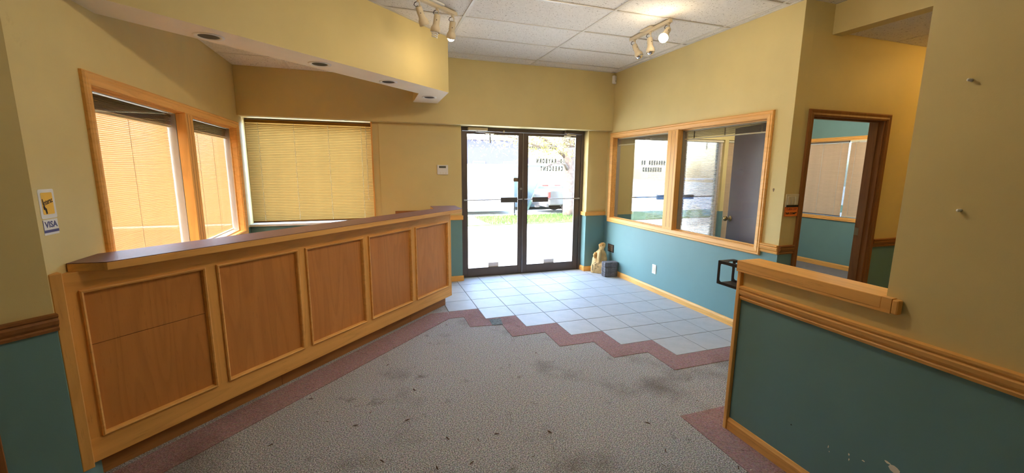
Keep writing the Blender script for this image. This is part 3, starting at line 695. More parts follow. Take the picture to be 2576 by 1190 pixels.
def track_head(parent, P, d, lit, bulb='plain', big=1.0):
    """Lamp head hung from P on the bar, aimed along d."""
    d = Vector(d).normalized(); P = Vector(P)
    neck = P + Vector((0,0,-0.052)); M = Matrix.Translation(neck) @ rot_to(d)
    prof = [(0.012,0.004),(0.0255,0.0),(0.027,-0.006),(0.027,-0.075),(0.031,-0.088),(0.039,-0.100),(0.041,-0.112),(0.041,-0.138),(0.038,-0.138),(0.036,-0.110)]
    n = 20; m = MB(); vs = [(r*math.cos(2*PI*k/n), r*math.sin(2*PI*k/n), z) for r, z in prof for k in range(n)]
    fs = [(i*n+k, i*n+(k+1)%n, (i+1)*n+(k+1)%n, (i+1)*n+k) for i in range(len(prof)-1) for k in range(n)]
    m.add(vs, fs).add([(0.012*math.cos(2*PI*k/n),0.012*math.sin(2*PI*k/n),0.004) for k in range(n)], [tuple(range(n))]); m.xf(M)
    h = build(m, 'lamp_head', 'cream_metal', parent, smooth=True)
    mb = MB().tube([P+Vector((0,0,0.004)), P+Vector((0,0,-0.018))], 0.012, 8).tube([P+Vector((0.010,0,-0.016)), neck+Vector((0.012,0,-0.02))], 0.005, 6)
    mb.box(P.x-0.012, P.x+0.012, P.y-0.016, P.y+0.016, P.z-0.004, P.z+0.006)
    build(mb, 'neck', 'cream_metal', h)
    pth = [P+Vector((-0.006,0.006,-0.012)), P+Vector((-0.026,0.010,-0.020)), P+Vector((-0.032,0.012,-0.038)), P+Vector((-0.018,0.010,-0.050)), P+Vector((-0.004,0.006,-0.044)), neck+d*0.012]
    build(MB().tube(pth, 0.0028, 6), 'cable', 'ink_brown', h)
    for k in range(3):
        a = 2*PI*k/3+0.4
        build(MB().ball(M @ Vector((0.0268*math.cos(a),0.0268*math.sin(a),-0.045)), 0.004, 6, 4), 'vent_hole', 'ink_brown', h)
    if bulb == 'coil':
        m = MB(); pts_ = [M @ Vector((0.024*math.cos(t_*0.8), 0.024*math.sin(t_*0.8), -0.128-0.0022*t_)) for t_ in range(0, 24)]
        m.tube(pts_, 0.0055, 6); build(m, 'bulb', 'white_plastic', h, smooth=True)
    elif bulb:
        r = 0.040*big if lit else 0.035
        m = MB().ball((0,0,-0.130-(r*0.10 if lit else 0)), r, 16, 10, 0, (1,1,0.92)); m.xf(M)
        build(m, 'bulb', ('bulb_fill' if lit == 2 else 'bulb_lit') if lit else 'chrome', h, smooth=True)
    return h
tr = root('track_light', (1.58,-0.65,ZC), 'cream track light with one glowing bulb near the right wall', 'track light', 'track lights on the ceiling')
build(MB().box(1.562,1.598,-0.965,-0.345,2.882,2.912), 'track_bar', 'cream_metal', tr, bevel=0.003)
build(MB().box(1.530,1.630,-0.73,-0.57,2.903,2.919), 'canopy_plate', 'cream_metal', tr, bevel=0.003)
track_head(tr, (1.58,-0.415,2.88), (0.22,-0.42,-0.88), False)
track_head(tr, (1.58,-0.668,2.88), (0.05,-0.12,-1.0), False)
track_head(tr, (1.58,-0.935,2.88), (-0.62,-0.35,-0.70), True, big=1.05)
e0 = Vector((-0.288,-0.425)); dd = Vector((-0.80,-0.60)); e1 = e0 + dd*0.68
tl_ = root('track_light', ((e0+e1)[0]/2,(e0+e1)[1]/2,ZC), 'cream track light with a spiral bulb hanging in front of the soffit', 'track light', 'track lights on the ceiling')
nn = Vector((-dd.y, dd.x)); w_ = 0.018
mb = MB().poly([tuple(e0+nn*w_), tuple(e1+nn*w_), tuple(e1-nn*w_), tuple(e0-nn*w_)], 2.882, 2.912)
build(mb, 'track_bar', 'cream_metal', tl_, bevel=0.003)
m0 = e0 + dd*0.27; pr = [tuple(m0+dd*a+nn*b_) for a, b_ in ((-0.08,0.045),(0.08,0.045),(0.08,-0.055),(-0.08,-0.055))]
build(MB().poly(pr, 2.903, 2.919), 'canopy_plate', 'white_plastic', tl_, bevel=0.003)
for t_, d_, lit, bl in ((0.045,(-0.05,0.42,-0.85),True,'plain'), (0.235,(-0.14,0.10,-0.95),False,'coil'), (0.45,(0.36,0.30,-0.80),False,None)):
    p = e0 + dd*t_
    track_head(tl_, (p.x,p.y,2.88), d_, lit, bl, 0.78)
for cx_, cy_, lab_, aims in ((0.08,-2.15,'unseen cream track light added over the carpet to brighten the room', ((0.7,0.2,-0.7),(-0.7,0.3,-0.6),(0.2,0.75,-0.6))),):  # fixture out of view, added to brighten carpet, counter and walls
    q = root('track_light', (cx_,cy_,ZC), lab_, 'track light', 'track lights on the ceiling')
    mb = MB().poly([(cx_-0.24,cy_-0.21),(cx_-0.21,cy_-0.24),(cx_+0.24,cy_+0.21),(cx_+0.21,cy_+0.24)], 2.882, 2.912); build(mb, 'track_bar', 'cream_metal', q, bevel=0.003)
    for k_, d_ in enumerate(aims): track_head(q, (cx_+(k_-1)*0.19, cy_+(k_-1)*0.19, 2.88), d_, 2)
hl = root('ceiling_globe_light', (4.55,-2.5,2.72), 'warm globe light on the hallway ceiling behind the full-height wall', 'ceiling light')
build(MB().tube([(4.55,-2.5,2.72),(4.55,-2.5,2.69)], 0.09, 20), 'base', 'white_plastic', hl); build(MB().ball((4.55,-2.5,2.62), 0.09, 20, 12), 'globe', 'hall_globe', hl, smooth=True)

m_emit('office_globe', (1.0, 0.93, 0.82), 26.0)  # emission for an unseen globe added to brighten the office
ol = root('ceiling_globe_light', (4.3,-0.2,2.70), 'unseen white globe light added to brighten the office beyond the inner window', 'ceiling light')
build(MB().tube([(4.3,-0.2,2.70),(4.3,-0.2,2.67)], 0.10, 20), 'base', 'white_plastic', ol); build(MB().ball((4.3,-0.2,2.59), 0.10, 20, 12), 'globe', 'office_globe', ol, smooth=True)

# ================================================================== SMALL THINGS ON THE WALLS
th = root('thermostat', (-0.17,YP,1.47), 'white wall thermostat with a grey display beside the glass doors', 'thermostat')
build(MB().box(-0.242,-0.098,YP-0.022,YP,1.472,1.596), 'body', 'white_plastic', th, bevel=0.006)
build(MB().box(-0.218,-0.128,YP-0.0235,YP-0.0215,1.556,1.582), 'display', 'lcd', th); 
for x in (-0.20,-0.165,-0.13): build(MB().box(x-0.008,x+0.008,YP-0.0245,YP-0.0215,1.487,1.495), 'button', 'ivory', th)
ms = root('motion_sensor', (2.28,1.05,2.76), 'small white motion sensor high in the corner by the right wall', 'sensor')
q = MB().box(-0.030,0.030,-0.022,0.022,-0.055,0.055).xf(Matrix.Translation((2.272,1.040,2.815)) @ Matrix.Rotation(math.radians(28),4,'Z')); build(q, 'body', 'white_plastic', ms, bevel=0.010, segs=3)
q = MB().ball((0,-0.022,-0.022), 0.008, 8, 6).xf(Matrix.Translation((2.272,1.040,2.815)) @ Matrix.Rotation(math.radians(28),4,'Z')); build(q, 'lens', 'grey_paint', ms, smooth=True)
ot = root('wall_outlet', (RX,-0.04,0.24), 'white electrical outlet low on the teal right wall', 'outlet')
build(MB().box(RX-0.007,RX,-0.077,-0.003,0.242,0.362), 'cover_plate', 'white_plastic', ot, bevel=0.003)
build(MB().box(RX-0.010,RX-0.006,-0.057,-0.023,0.268,0.336), 'socket', 'ivory', ot, bevel=0.002)
vg = root('wall_vent', (RX,0.98,0.33), 'brown slatted vent grille in the right wall behind the paper bag', 'vent')
build(MB().frame2([(0,0),(0,0.010),(0.012,0.010),(0.012,0)], [(RX,0.905,0.33),(RX,1.055,0.33),(RX,1.055,0.445),(RX,0.905,0.445)], (-1,0,0)).box(RX-0.004,RX,0.91,1.05,0.335,0.44), 'frame', 'ink_brown', vg)
for k in range(6): build(MB().box(RX-0.012,RX-0.005,0.918,1.042,0.348+k*0.0155,0.354+k*0.0155), 'louvre', 'stuck_brown', vg)
sw = root('light_switch', (2.405,-1.68,1.24), 'ivory three-gang light switch plate beside the office door casing', 'light switch')
build(MB().box(2.330,2.478,-1.688,-1.68,1.240,1.355), 'cover_plate', 'ivory', sw, bevel=0.003)
for k in range(3): build(MB().box(2.345+k*0.043,2.375+k*0.043,-1.694,-1.687,1.262,1.335), 'rocker', 'ivory', sw, bevel=0.003)
build(MB().box(2.336,2.474,-1.6945,-1.689,1.242,1.259), 'tape_strip', 'ink_black', sw)
no = root('paper_note', (2.40,-1.68,1.165), 'orange handwritten note taped under the light switch', 'note')
build(MB().box(2.322,2.482,-1.690,-1.6885,1.160,1.244), 'sheet', 'note_orange', no)
build(MB().frame2([(0,0),(0,0.0006),(0.003,0.0006),(0.003,0)], [(2.324,-1.690,1.162),(2.480,-1.690,1.162),(2.480,-1.690,1.242),(2.324,-1.690,1.242)], (0,-1,0)), 'border_line', 'ink_red', no)
lettering('writing', 'TURN OFF', 0.027, 'ink_red', no, basis((1,0,0),(0,0,1),Vector((2.398,-1.6908,1.222))-ORI[no.name]), shear=0.2, bold=0.0006)
lettering('writing', '"AIR COMP"', 0.025, 'ink_black', no, basis((1,0,0),(0,0,1),Vector((2.396,-1.6908,1.185))-ORI[no.name]), shear=0.2, bold=0.001)
# payment stickers on the left wall
def plate_x(y0, y1, z0, z1, x0, x1, r=0.0):
    m = MB(); cy, cz = (y0+y1)/2, (z0+z1)/2
    pts = []
    for sy, sz, a0 in ((1,1,0),(-1,1,90),(-1,-1,180),(1,-1,270)):
        for a in (0,30,60,90):
            t_ = math.radians(a0+a); pts.append((cy+sy*((y1-y0)/2-r)+r*math.cos(t_), cz+sz*((z1-z0)/2-r)+r*math.sin(t_)))
    n = len(pts); vs = [(x0,y,z) for y,z in pts]+[(x1,y,z) for y,z in pts]
    return m.add(vs, [tuple(range(n)), tuple(range(2*n-1,n-1,-1))]+[(i,(i+1)%n,n+(i+1)%n,n+i) for i in range(n)])
s1 = root('card_sticker', (LX,-1.915,1.31), 'white rounded sticker with a yellow field and a hand under slanted lettering', 'sticker')
build(plate_x(-1.963,-1.868,1.318,1.447,LX,LX+0.0012,0.008), 'backing', 'sticker_white', s1)
build(plate_x(-1.949,-1.881,1.336,1.432,LX+0.0012,LX+0.0018,0.005), 'yellow_field', 'sticker_yellow', s1)
Ml = basis((0,1,0),(0,0,1),Vector((LX+0.0019,-1.913,1.392))-ORI[s1.name]) @ Matrix.Rotation(math.radians(14),4,'Z')
lettering('lettering', 'Interac', 0.026, 'ink_brown', s1, Ml @ Matrix.Scale(0.80,4,(1,0,0)) @ Matrix.Scale(1.25,4,(0,1,0)), bold=0.0007)
hd = MB()
for p in ([(-1.945,1.372),(-1.938,1.380),(-1.932,1.366),(-1.926,1.362),(-1.924,1.340),(-1.932,1.338),(-1.936,1.356),(-1.943,1.358)], [(-1.946,1.405),(-1.942,1.405),(-1.940,1.378),(-1.944,1.376)]):
    n = len(p); hd.add([(LX+0.0022,y,z) for y,z in p]+[(LX+0.0018,y,z) for y,z in p], [tuple(range(n)),tuple(range(2*n-1,n-1,-1))]+[(i,(i+1)%n,n+(i+1)%n,n+i) for i in range(n)])
build(hd, 'hand_print', 'ink_brown', s1)
s2_ = root('card_sticker', (LX,-1.915,1.24), 'white sticker with blue lettering and a blue band, below the yellow sticker', 'sticker')
build(plate_x(-1.962,-1.872,1.246,1.314,LX,LX+0.0012,0.001), 'backing', 'sticker_white', s2_)
build(plate_x(-1.962,-1.872,1.256,1.268,LX+0.0012,LX+0.0018,0.0005), 'band', 'ink_blue', s2_); build(plate_x(-1.962,-1.9595,1.268,1.312,LX+0.0012,LX+0.0018,0.0005), 'band', 'ink_blue', s2_)
lettering('lettering', 'VISA', 0.037, 'ink_blue', s2_, basis((0,1,0),(0,0,1),Vector((LX+0.0014,-1.915,1.290))-ORI[s2_.name]), bold=0.0012)
# screw anchors and torn paint on the right-hand wall
for y, z, l in ((-3.392,1.868,'upper white plastic anchor on the tan wall at the right'), (-3.426,1.417,'lower white plastic anchor on the tan wall at the right')):
    a = root('wall_anchor', (0.924,y,z), l, 'wall anchor'); build(MB().tube([(0.924,y,z),(0.910,y,z)],[0.006,0.0045],10), 'plug', 'white_plastic', a, smooth=True)
    build(MB().ball((0.909,y,z), 0.0055, 8, 6), 'screw_head', 'white_plastic', a, smooth=True)
def chip(y, z, w, h, seed, parent=None):
    rnd = random.Random(seed); n = 9; pts = []
    for k in range(n):
        a = 2*PI*k/n; r_ = rnd.uniform(0.6,1.1); pts.append((y+w*r_*math.cos(a), z+h*r_*math.sin(a)))
    return MB().add([(0.9232,p,q_) for p,q_ in pts]+[(0.9244,p,q_) for p,q_ in pts], [tuple(range(n)),tuple(range(2*n-1,n-1,-1))]+[(i,(i+1)%n,n+(i+1)%n,n+i) for i in range(n)])
ws = bpy.data.objects['wall_stub']
for k, (y, z, w, h) in enumerate(((-3.372,0.338,0.022,0.020),(-3.345,0.352,0.014,0.005),(-3.205,0.288,0.003,0.007),(-3.208,0.264,0.003,0.007),(-3.262,0.298,0.008,0.003),(-3.118,0.265,0.002,0.008),(-3.125,0.245,0.002,0.003))):
    build(chip(y, z, w, h, k), 'paint_chip', 'plaster', ws)
build(chip(-2.935,0.262,0.004,0.004,11), 'nail_hole', 'ink_black', ws)
sm = bpy.data.objects['wall_right']
build(MB().add([(RX-0.0006,-1.574+0.008*math.cos(a)*(1+.3*math.sin(3*a)),1.385+0.019*math.sin(a)*(1+.2*math.cos(2*a))) for a in [2*PI*k/12 for k in range(12)]], [tuple(range(12))]), 'wall_smudge', 'stuck_brown', sm)

# black holder on the post
hd = root('wire_holder', (0.985,-2.46,0.86), 'black open-sided metal holder fixed to the end of the low wall', 'holder')
def rr(cx, cz, w, h, r, n=4):
    pts = []
    for sx, sz, a0 in ((1,1,0),(-1,1,90),(-1,-1,180),(1,-1,270)):
        for k in range(n+1):
            t_ = math.radians(a0+90*k/n); pts.append((cx+sx*(w/2-r)+r*math.cos(t_), cz+sz*(h/2-r)+r*math.sin(t_)))
    return pts
def cut_plate(out, inn, f, thick):
    m = MB(); n = len(out); vs = [f(a,b_,0) for a,b_ in out]+[f(a,b_,0) for a,b_ in inn]+[f(a,b_,thick) for a,b_ in out]+[f(a,b_,thick) for a,b_ in inn]; fs = []
    for i in range(n):
        j = (i+1)%n; fs += [(i,j,n+j,n+i),(2*n+i,3*n+i,3*n+j,2*n+j),(i,2*n+i,2*n+j,j),(n+i,n+j,3*n+j,3*n+i)]
    return m.add(vs, fs)
hy, hz = -2.455, 0.935
for x in (0.93, 1.046):
    build(cut_plate(rr(hy,hz,0.168,0.145,0.003), rr(hy,hz,0.135,0.112,0.014), lambda a,b_,t_: (x+t_,a,b_), 0.004), 'side_plate', 'black', hd)
build(cut_plate(rr(0.99,hy,0.118,0.168,0.003,5), [(0.99+0.048*math.cos(2*PI*k/24+PI/24),hy+0.048*math.sin(2*PI*k/24+PI/24)) for k in range(24)], lambda a,b_,t_: (a,b_,1.0035+t_), 0.004), 'top_plate', 'black', hd)
build(MB().box(0.934,1.046,-2.539,-2.371,0.863,0.867), 'bottom_plate', 'black', hd)
build(MB().box(0.934,1.046,-2.539,-2.536,0.867,1.0035), 'back_plate', 'black', hd)

# ================================================================== PAPER BAG AND PAVERS
def paper_bag():
    rt = root('paper_bag', (2.17,1.03,0), 'crumpled kraft paper sack with a twisted top in the corner by the doors', 'paper sack')
    rnd = random.Random(3); n = 28; m = MB(); lv = []
    lev = [(0.0,0.128,0.070,0,0),(0.015,0.137,0.079,0,0),(0.06,0.138,0.080,0,0),(0.11,0.135,0.078,0,0),(0.16,0.132,0.075,0.002,0.002),(0.21,0.126,0.070,0.004,0.005),(0.26,0.120,0.061,0.007,0.008),(0.305,0.108,0.049,0.010,0.012),(0.345,0.094,0.038,0.013,0.016),(0.38,0.072,0.030,0.017,0.02),(0.415,0.046,0.024,0.022,0.024),(0.44,0.038,0.021,0.026,0.026),(0.465,0.050,0.021,0.030,0.028),(0.495,0.056,0.018,0.036,0.03),(0.52,0.046,0.014,0.042,0.03),(0.535,0.020,0.006,0.044,0.03)]
    for li, (z, a, b_, ox, oy) in enumerate(lev):
        for k in range(n):
            t_ = 2*PI*k/n; c, s_ = math.cos(t_), math.sin(t_)
            e = 0.55 if li < 5 else 0.8
            x = a*math.copysign(abs(c)**e, c); y = b_*math.copysign(abs(s_)**e, s_)
            cr = 1 + (0.05 if li < 7 else 0.22)*math.sin(k*2.7+li*1.3)*rnd.uniform(0.4,1) + rnd.uniform(-.05,.05)
            zz = z + (rnd.uniform(-.012,.012) if 1 < li else 0)
            m.v.append(Vector((x*cr+ox, y*cr+oy, zz)))
    for li in range(len(lev)-1):
        for k in range(n): m.f.append((li*n+k, li*n+(k+1)%n, (li+1)*n+(k+1)%n, (li+1)*n+k)); m.m.append(0)
    m.f += [tuple(range(n-1,-1,-1)), tuple(range((len(lev)-1)*n, len(lev)*n))]; m.m += [0,0]
    m.xf(Matrix.Translation((2.155,1.045,0)) @ Matrix.Rotation(math.radians(-40),4,'Z') @ Matrix.Scale(0.86,4))
    bo = build(m, 'sack', 'paper_bag', rt)
    M = Matrix.Translation((2.155,1.045,0)) @ Matrix.Rotation(math.radians(-40),4,'Z') @ Matrix.Scale(0.86,4)
    # rolled paper tongues around the neck
    for pth, r_ in (([(0.012,-0.072,0.22),(0.008,-0.068,0.29),(0.005,-0.048,0.36),(0.015,-0.012,0.42)], [0.016,0.032,0.032,0.016]),
                    ([(-0.065,-0.062,0.27),(-0.075,-0.055,0.33),(-0.062,-0.035,0.37)], [0.012,0.026,0.018])):
        q_ = MB().tube([M @ Vector(p) for p in pth], r_, 8); build(q_, 'rolled_flap', 'bag_fold' if len(pth) == 3 else 'paper_bag', rt, smooth=True)
    q_ = MB().ball(M @ Vector((0.040,0.025,0.505)), 0.036, 9, 6, 0, (1.2,0.7,0.7))
    for i_, p_ in enumerate(q_.v): q_.v[i_] = p_ + Vector((rnd.uniform(-.01,.01), rnd.uniform(-.01,.01), rnd.uniform(-.01,.01)))
    build(q_, 'twisted_top', 'bag_fold', rt)
    # printed marks on the front
    def mark(u0, u1, z0, z1):
        return MB().box(u0,u1,-0.0855,-0.081,z0,z1).xf(M)
    for a in ((-0.105,-0.095,0.05,0.16),(-0.055,-0.035,0.15,0.157),(-0.02,0.015,0.12,0.127),(-0.06,-0.03,0.09,0.096)): build(mark(*a), 'print', 'bag_ink', rt)
    q_ = MB().tube([M @ Vector((-0.055+0.018*math.cos(2*PI*k/16),-0.0835,0.185+0.018*math.sin(2*PI*k/16))) for k in range(17)], 0.002, 5); build(q_, 'print', 'bag_ink', rt)
paper_bag()
def paver_mesh():
    w, d, h = 0.205, 0.115, 0.072
    pts = []                                               # zig-zag concrete paver outline
    for k, (x, y) in enumerate([(-.5,-.46),(-.28,-.54),(0,-.44),(.28,-.54),(.5,-.46),(.54,-.2),(.47,0),(.54,.22),(.5,.46),(.28,.54),(0,.44),(-.28,.54),(-.5,.46),(-.54,.2),(-.47,0),(-.54,-.22)]): pts.append((x*w, y*d))
    n = len(pts); ins = [(x*0.95, y*0.92) for x, y in pts]
    vs = [(x,y,0.004) for x,y in ins]+[(x,y,0.010) for x,y in pts]+[(x,y,h-0.008) for x,y in pts]+[(x,y,h) for x,y in ins]; vs = [(x,y,z-0.004) if z == 0.004 else (x,y,z) for x,y,z in vs]
    fs = [(l*n+i,l*n+(i+1)%n,(l+1)*n+(i+1)%n,(l+1)*n+i) for l in range(3) for i in range(n)]+[tuple(range(n-1,-1,-1)),tuple(range(3*n,4*n))]
    return MB().add(vs, fs).mesh('paver', ['paver'])
pm = paver_mesh()
for k, l in enumerate(('bottom grey concrete paver of the stack beside the paper sack', 'middle grey concrete paver of the stack beside the paper sack', 'top grey concrete paver of the stack beside the paper sack')):
    o = link('paver', pm, None, (2.195+(0.004,-0.003,0.002)[k], 0.815+(0.002,-0.004,0.0)[k], 0.0045+k*0.0722)); o.rotation_euler = (0,0,math.radians((-3,-1,-5)[k])); tag(o, l, 'paver', 'stacked pavers by the right wall')

# loose bits on the floor
mb = MB(); mt = MB()
for k in range(120):
    x, y = random.uniform(-1.9,1.6), random.uniform(-3.0,0.2)
    if y > x*0.99+0.3 or (y > -1.0 - x*0.9 and x > -0.3): continue
    s_ = random.uniform(0.003,0.008); a = random.uniform(0,PI)
    q_ = (mb if k % 2 else mt); L_ = s_ if k % 2 else s_*2.5
    M = Matrix.Translation((x,y,0.003)) @ Matrix.Rotation(a,4,'Z')
    q_.add([M @ Vector(v_) for v_ in ((-L_,-s_*.4,0),(L_,-s_*.4,0),(L_*.8,s_*.5,0),(-L_*.7,s_*.5,0),(0,0,s_*.6))], [(3,2,1,0),(0,1,4),(1,2,4),(2,3,4),(3,0,4)])
tag(build(mb, 'paper_flecks', 'fleck', origin=(0,-1.5,0.003)), 'tiny pale flecks scattered over the grey carpet', 'debris', kind='stuff')
tag(build(mt, 'dirt_crumbs', 'twig', origin=(0,-1.5,0.003)), 'dark dirt crumbs scattered over the grey carpet', 'debris', kind='stuff')

# ================================================================== OUTSIDE
GZ = -0.10
struct(MB().box(-40,50,1.42,7.3,GZ-0.1,GZ).box(-40,50,9.6,60,GZ-0.1,GZ-0.02).box(-40,-2.6,-30,1.42,GZ-0.1,GZ).box(6.3,50,-30,1.42,GZ-0.1,GZ), 'floor_outside', 'concrete')
struct(MB().box(-40,50,7.3,9.6,GZ-0.1,GZ+0.02), 'floor_verge', 'grass_blade')
mb = MB()
for k in range(5000):
    x, y = random.uniform(2.2,7.4), random.uniform(7.35,9.5); h = random.uniform(0.04,0.10); a = random.uniform(0,PI); c, s_ = math.cos(a)*0.008, math.sin(a)*0.008
    mb.add([(x-c,y-s_,GZ+0.02),(x+c,y+s_,GZ+0.02),(x+random.uniform(-.03,.03),y+random.uniform(-.03,.03),GZ+0.02+h)], [(0,1,2)])
tag(build(mb, 'grass', 'grass_blade'), 'strip of bright green grass beyond the glass doors', 'grass', kind='stuff')
def wheel(m, x, y, z, r, w, mi=0):
    m.tube([(x,y-w/2,z),(x,y+w/2,z)], r, 18, mi)
# white trailer
t1 = root('box_trailer', (0.5,11,GZ), 'long white box trailer parked behind the left glass door', 'trailer')
build(MB().box(-3.2,3.95,10.2,12.2,0.10,1.68), 'body', 'trailer_white', t1, bevel=0.03); build(MB().box(-3.1,3.9,10.17,10.2,0.02,0.13), 'skirt', 'trailer_green', t1)
build(MB().box(-3.25,4.0,10.17,12.22,1.66,1.72), 'roof_edge', 'trailer_white', t1); build(MB().box(3.30,3.315,10.185,10.2,0.2,1.6), 'door_seam', 'grid_metal', t1)
for x in (-0.4,0.5): m = MB(); wheel(m, x, 10.35, 0.22, 0.30, 0.2); build(m, 'wheel', 'tyre', t1)
t2 = root('box_trailer', (6.2,12,GZ), 'pale blue-grey trailer behind the right glass door', 'trailer')
build(MB().box(4.25,7.9,11.6,13.6,0.0,1.72), 'body', 'trailer_blue', t2, bevel=0.03); build(MB().box(4.2,7.95,11.57,13.62,1.70,1.76), 'roof_edge', 'trailer_white', t2)
for x in (6.8,7.4): m = MB(); wheel(m, x, 11.75, 0.2, 0.30, 0.2); build(m, 'wheel', 'tyre', t2)
build(MB().add([(4.95,11.5,-0.1),(5.03,11.5,-0.1),(5.55,11.5,1.0),(5.47,11.5,1.0),(4.95,11.56,-0.1),(5.03,11.56,-0.1),(5.55,11.56,1.0),(5.47,11.56,1.0)], [(0,1,2,3),(4,7,6,5),(0,4,5,1),(1,5,6,2),(2,6,7,3),(3,7,4,0)]), 'ramp_bar', 'trailer_green', t2)
# pickup
def pickup():
    r = root('pickup_truck', (6.9,10.4,GZ), 'silver pickup truck parked behind the tree trunk, tail towards the left', 'truck')
    X0, Y0 = 5.15, 9.72
    build(MB().box(X0,X0+1.9,Y0,Y0+1.5,0.22,0.78), 'bed', 'truck_silver', r, bevel=0.04)
    prof = [(1.9,0.22),(4.6,0.22),(4.6,0.72),(3.5,0.82),(3.0,1.28),(2.1,1.30),(1.9,0.80)]
    n = len(prof); build(MB().add([(X0+x,Y0,z) for x,z in prof]+[(X0+x,Y0+1.5,z) for x,z in prof], [tuple(range(n)),tuple(range(2*n-1,n-1,-1))]+[(i,(i+1)%n,n+(i+1)%n,n+i) for i in range(n)]), 'cab', 'truck_silver', r, bevel=0.04)
    build(MB().box(X0+2.15,X0+2.95,Y0-0.005,Y0+0.01,0.86,1.22), 'side_window', 'car_glass', r)
    build(MB().box(X0-0.10,X0+0.02,Y0+0.03,Y0+1.47,0.16,0.30), 'bumper', 'dark_steel', r, bevel=0.02); build(MB().box(X0-0.01,X0+0.05,Y0-0.02,Y0+0.10,0.44,0.72), 'tail_light', 'tail_red', r, bevel=0.01)
    build(MB().box(X0-0.25,X0-0.08,Y0+0.7,Y0+0.8,0.10,0.18), 'tow_hitch', 'dark_steel', r)
    for x in (0.85, 3.8):
        for y in (0.05, 1.45): m = MB(); wheel(m, X0+x, Y0+y, 0.18, 0.28, 0.2); build(m, 'wheel', 'tyre', r)
    build(MB().box(X0-0.3,X0+1.9,Y0+0.2,Y0+0.24,0.93,0.98), 'rack_bar', 'trailer_white', r)
    for k in range(4): build(MB().box(X0-0.2+k*0.5,X0+0.05+k*0.5,Y0+0.195,Y0+0.2,0.935,0.975), 'reflector', 'tail_red', r)
pickup()
def sedan(name, label, x, y, L, W, mat, rot):
    r = root(name, (x,y,GZ), label, 'car', None, rot); ORI[r.name] = Vector(); h = 1.42
    body = [(-L/2,.28),(L/2,.26),(L/2+.03,.55),(L/2-.08,.74),(L*.20,.84),(-L*.34,.86),(-L/2,.80),(-L/2-.03,.5)]
    cab = [(L*.22,.82),(L*.05,1.34),(-L*.18,h-.02),(-L*.36,.85)]
    for nm, pf, w, mt_ in (('body',body,W,mat),('cabin',cab,W*.82,'car_glass')):
        n = len(pf); build(MB().add([(a,-w/2,z) for a,z in pf]+[(a,w/2,z) for a,z in pf], [tuple(range(n)),tuple(range(2*n-1,n-1,-1))]+[(i,(i+1)%n,n+(i+1)%n,n+i) for i in range(n)]), nm, mt_, r, bevel=0.05)
    build(MB().box(-L*.20,L*.06,-W*.38,W*.38,1.335,1.40), 'roof', mat, r, bevel=0.03)
    for sx in (-.31,.31):
        for sy in (-1,1):
            m = MB(); wheel(m, L*sx, sy*(W/2-.09), .31, .31, .2); wo_ = build(m, 'wheel', 'tyre', r); m = MB(); wheel(m, L*sx, sy*(W/2+.012), .31, .19, .01); build(m, 'hub_cap', 'steel', wo_)
    build(MB().box(-L/2-.02,-L/2+.06,-W/2+.05,-W/2+.35,.60,.74).box(-L/2-.02,-L/2+.06,W/2-.35,W/2-.05,.60,.74), 'tail_light', 'tail_red', r)
    build(MB().box(L/2-.06,L/2+.02,-W/2+.08,-W/2+.4,.56,.68).box(L/2-.06,L/2+.02,W/2-.4,W/2-.08,.56,.68), 'head_light', 'sticker_white', r)
sedan('blue_car', 'bright blue car parked outside the office window', 9.35, 6.5, 4.2, 1.75, 'car_blue', math.radians(2))
sedan('dark_car', 'dark blue car parked beyond the blue car outside the office', 14.2, 12.4, 4.4, 1.8, 'car_dark', math.radians(5))
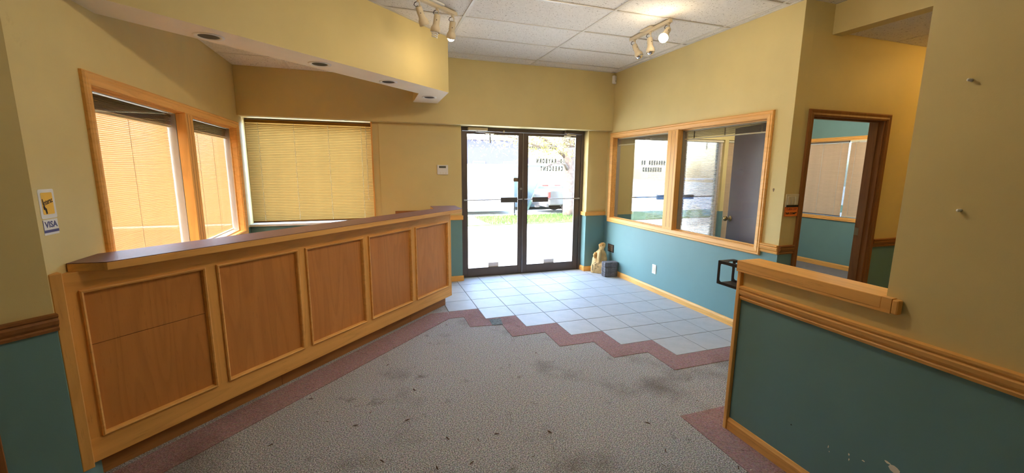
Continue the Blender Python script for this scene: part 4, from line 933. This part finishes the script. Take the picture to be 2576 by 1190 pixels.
# tree
def tree():
    r = root('street_tree', (5.75,9.0,GZ), 'tree with a pale brown trunk and young yellow leaves outside the right door', 'tree')
    bx, by = 5.60, 9.0
    build(MB().tube([(bx+0.06,by,GZ),(bx+0.02,by,0.2),(bx,by,0.9),(bx-0.02,by,1.7),(bx-0.06,by,2.3)], [0.27,0.22,0.20,0.20,0.23], 12), 'trunk', 'bark', r, smooth=True)
    brs = [[(bx-0.05,by,2.2),(bx-0.35,by,3.0),(bx-0.6,by,4.2)], [(bx,by,2.2),(bx+0.2,by,3.2),(bx+0.4,by,4.6)], [(bx-0.08,by,1.9),(bx-0.9,by-.1,2.5),(bx-1.9,by-.3,2.9),(bx-3.2,by-.4,3.3)],
           [(bx-0.6,by-.1,2.3),(bx-1.3,by-.3,2.3),(bx-2.2,by-.4,2.55),(bx-3.6,by-.4,2.75)], [(bx-0.05,by,1.6),(bx-0.5,by-.3,1.85),(bx-1.2,by-.4,1.6),(bx-1.5,by-.5,1.45)], [(bx+0.02,by,1.8),(bx+0.5,by-.2,2.3),(bx+1.2,by-.3,2.5)], [(bx-0.05,by,1.5),(bx-0.4,by-.4,1.75),(bx-0.9,by-.6,1.75),(bx-1.0,by-.6,1.3)]]
    for k, p in enumerate(brs):
        n = len(p); rr_ = [0.15 if k < 2 else 0.07]; rr_ = [rr_[0]*(1-0.85*i/(n-1)) for i in range(n)]
        build(MB().tube(p, rr_, 8), 'branch', 'bark', r, smooth=True)
    rnd = random.Random(5)
    for nm, mt_, cnt in (('foliage','leaf',2600),('foliage','leaf_gold',1800)):
        m = MB()
        for k in range(cnt):
            br = rnd.choice(brs[0:1]+brs[1:2]+brs[2:4]*3+brs[5:6]); i = rnd.randrange(len(br)-1); t_ = rnd.random(); p = Vector(br[i]).lerp(Vector(br[i+1]), t_)
            p += Vector((rnd.gauss(0,.42), rnd.gauss(0,.5), rnd.gauss(0.05,.26)))
            if p.z < 1.75: continue
            a = Vector((rnd.uniform(-1,1),rnd.uniform(-1,1),rnd.uniform(-1,1))).normalized(); b_ = a.orthogonal().normalized(); s_ = rnd.uniform(.03,.06)
            m.add([p-a*s_, p+b_*s_*.55, p+a*s_, p-b_*s_*.55], [(0,1,2,3)])
        tag(build(m, nm, mt_, r), kind='stuff')
tree()
bd = root('far_building', (2,26,GZ), 'low dark purple building far beyond the trailers', 'building')
build(MB().box(-9,10.2,25,31,GZ,3.6), 'wall', 'building_purple', bd); build(MB().box(-9.1,10.3,24.9,31.1,3.6,3.8), 'roof', 'house_roof', bd)
for x in (2.0,5.9,8.2):
    w = build(MB().box(x,x+0.9,24.96,25.0,1.35,2.1), 'window', 'house_white', bd); build(MB().box(x+.06,x+.84,24.94,24.97,1.41,2.04), 'window_pane', 'building_pane', w)
hs = root('far_house', (22,24,GZ), 'white house across the street seen through the office window', 'building')
build(MB().box(12,34,24,30,GZ,3.4), 'wall', 'house_white', hs); build(MB().add([(11.5,23.5,3.4),(34.5,23.5,3.4),(34.5,30.5,3.4),(11.5,30.5,3.4),(11.5,27,5.4),(34.5,27,5.4)], [(0,3,2,1),(0,1,5,4),(2,3,4,5),(0,4,3),(1,2,5)]), 'roof', 'house_roof', hs)
for x in (14,18,24,29):
    w = build(MB().box(x,x+1.4,23.95,24.0,0.9,2.3), 'window', 'building_pane', hs)
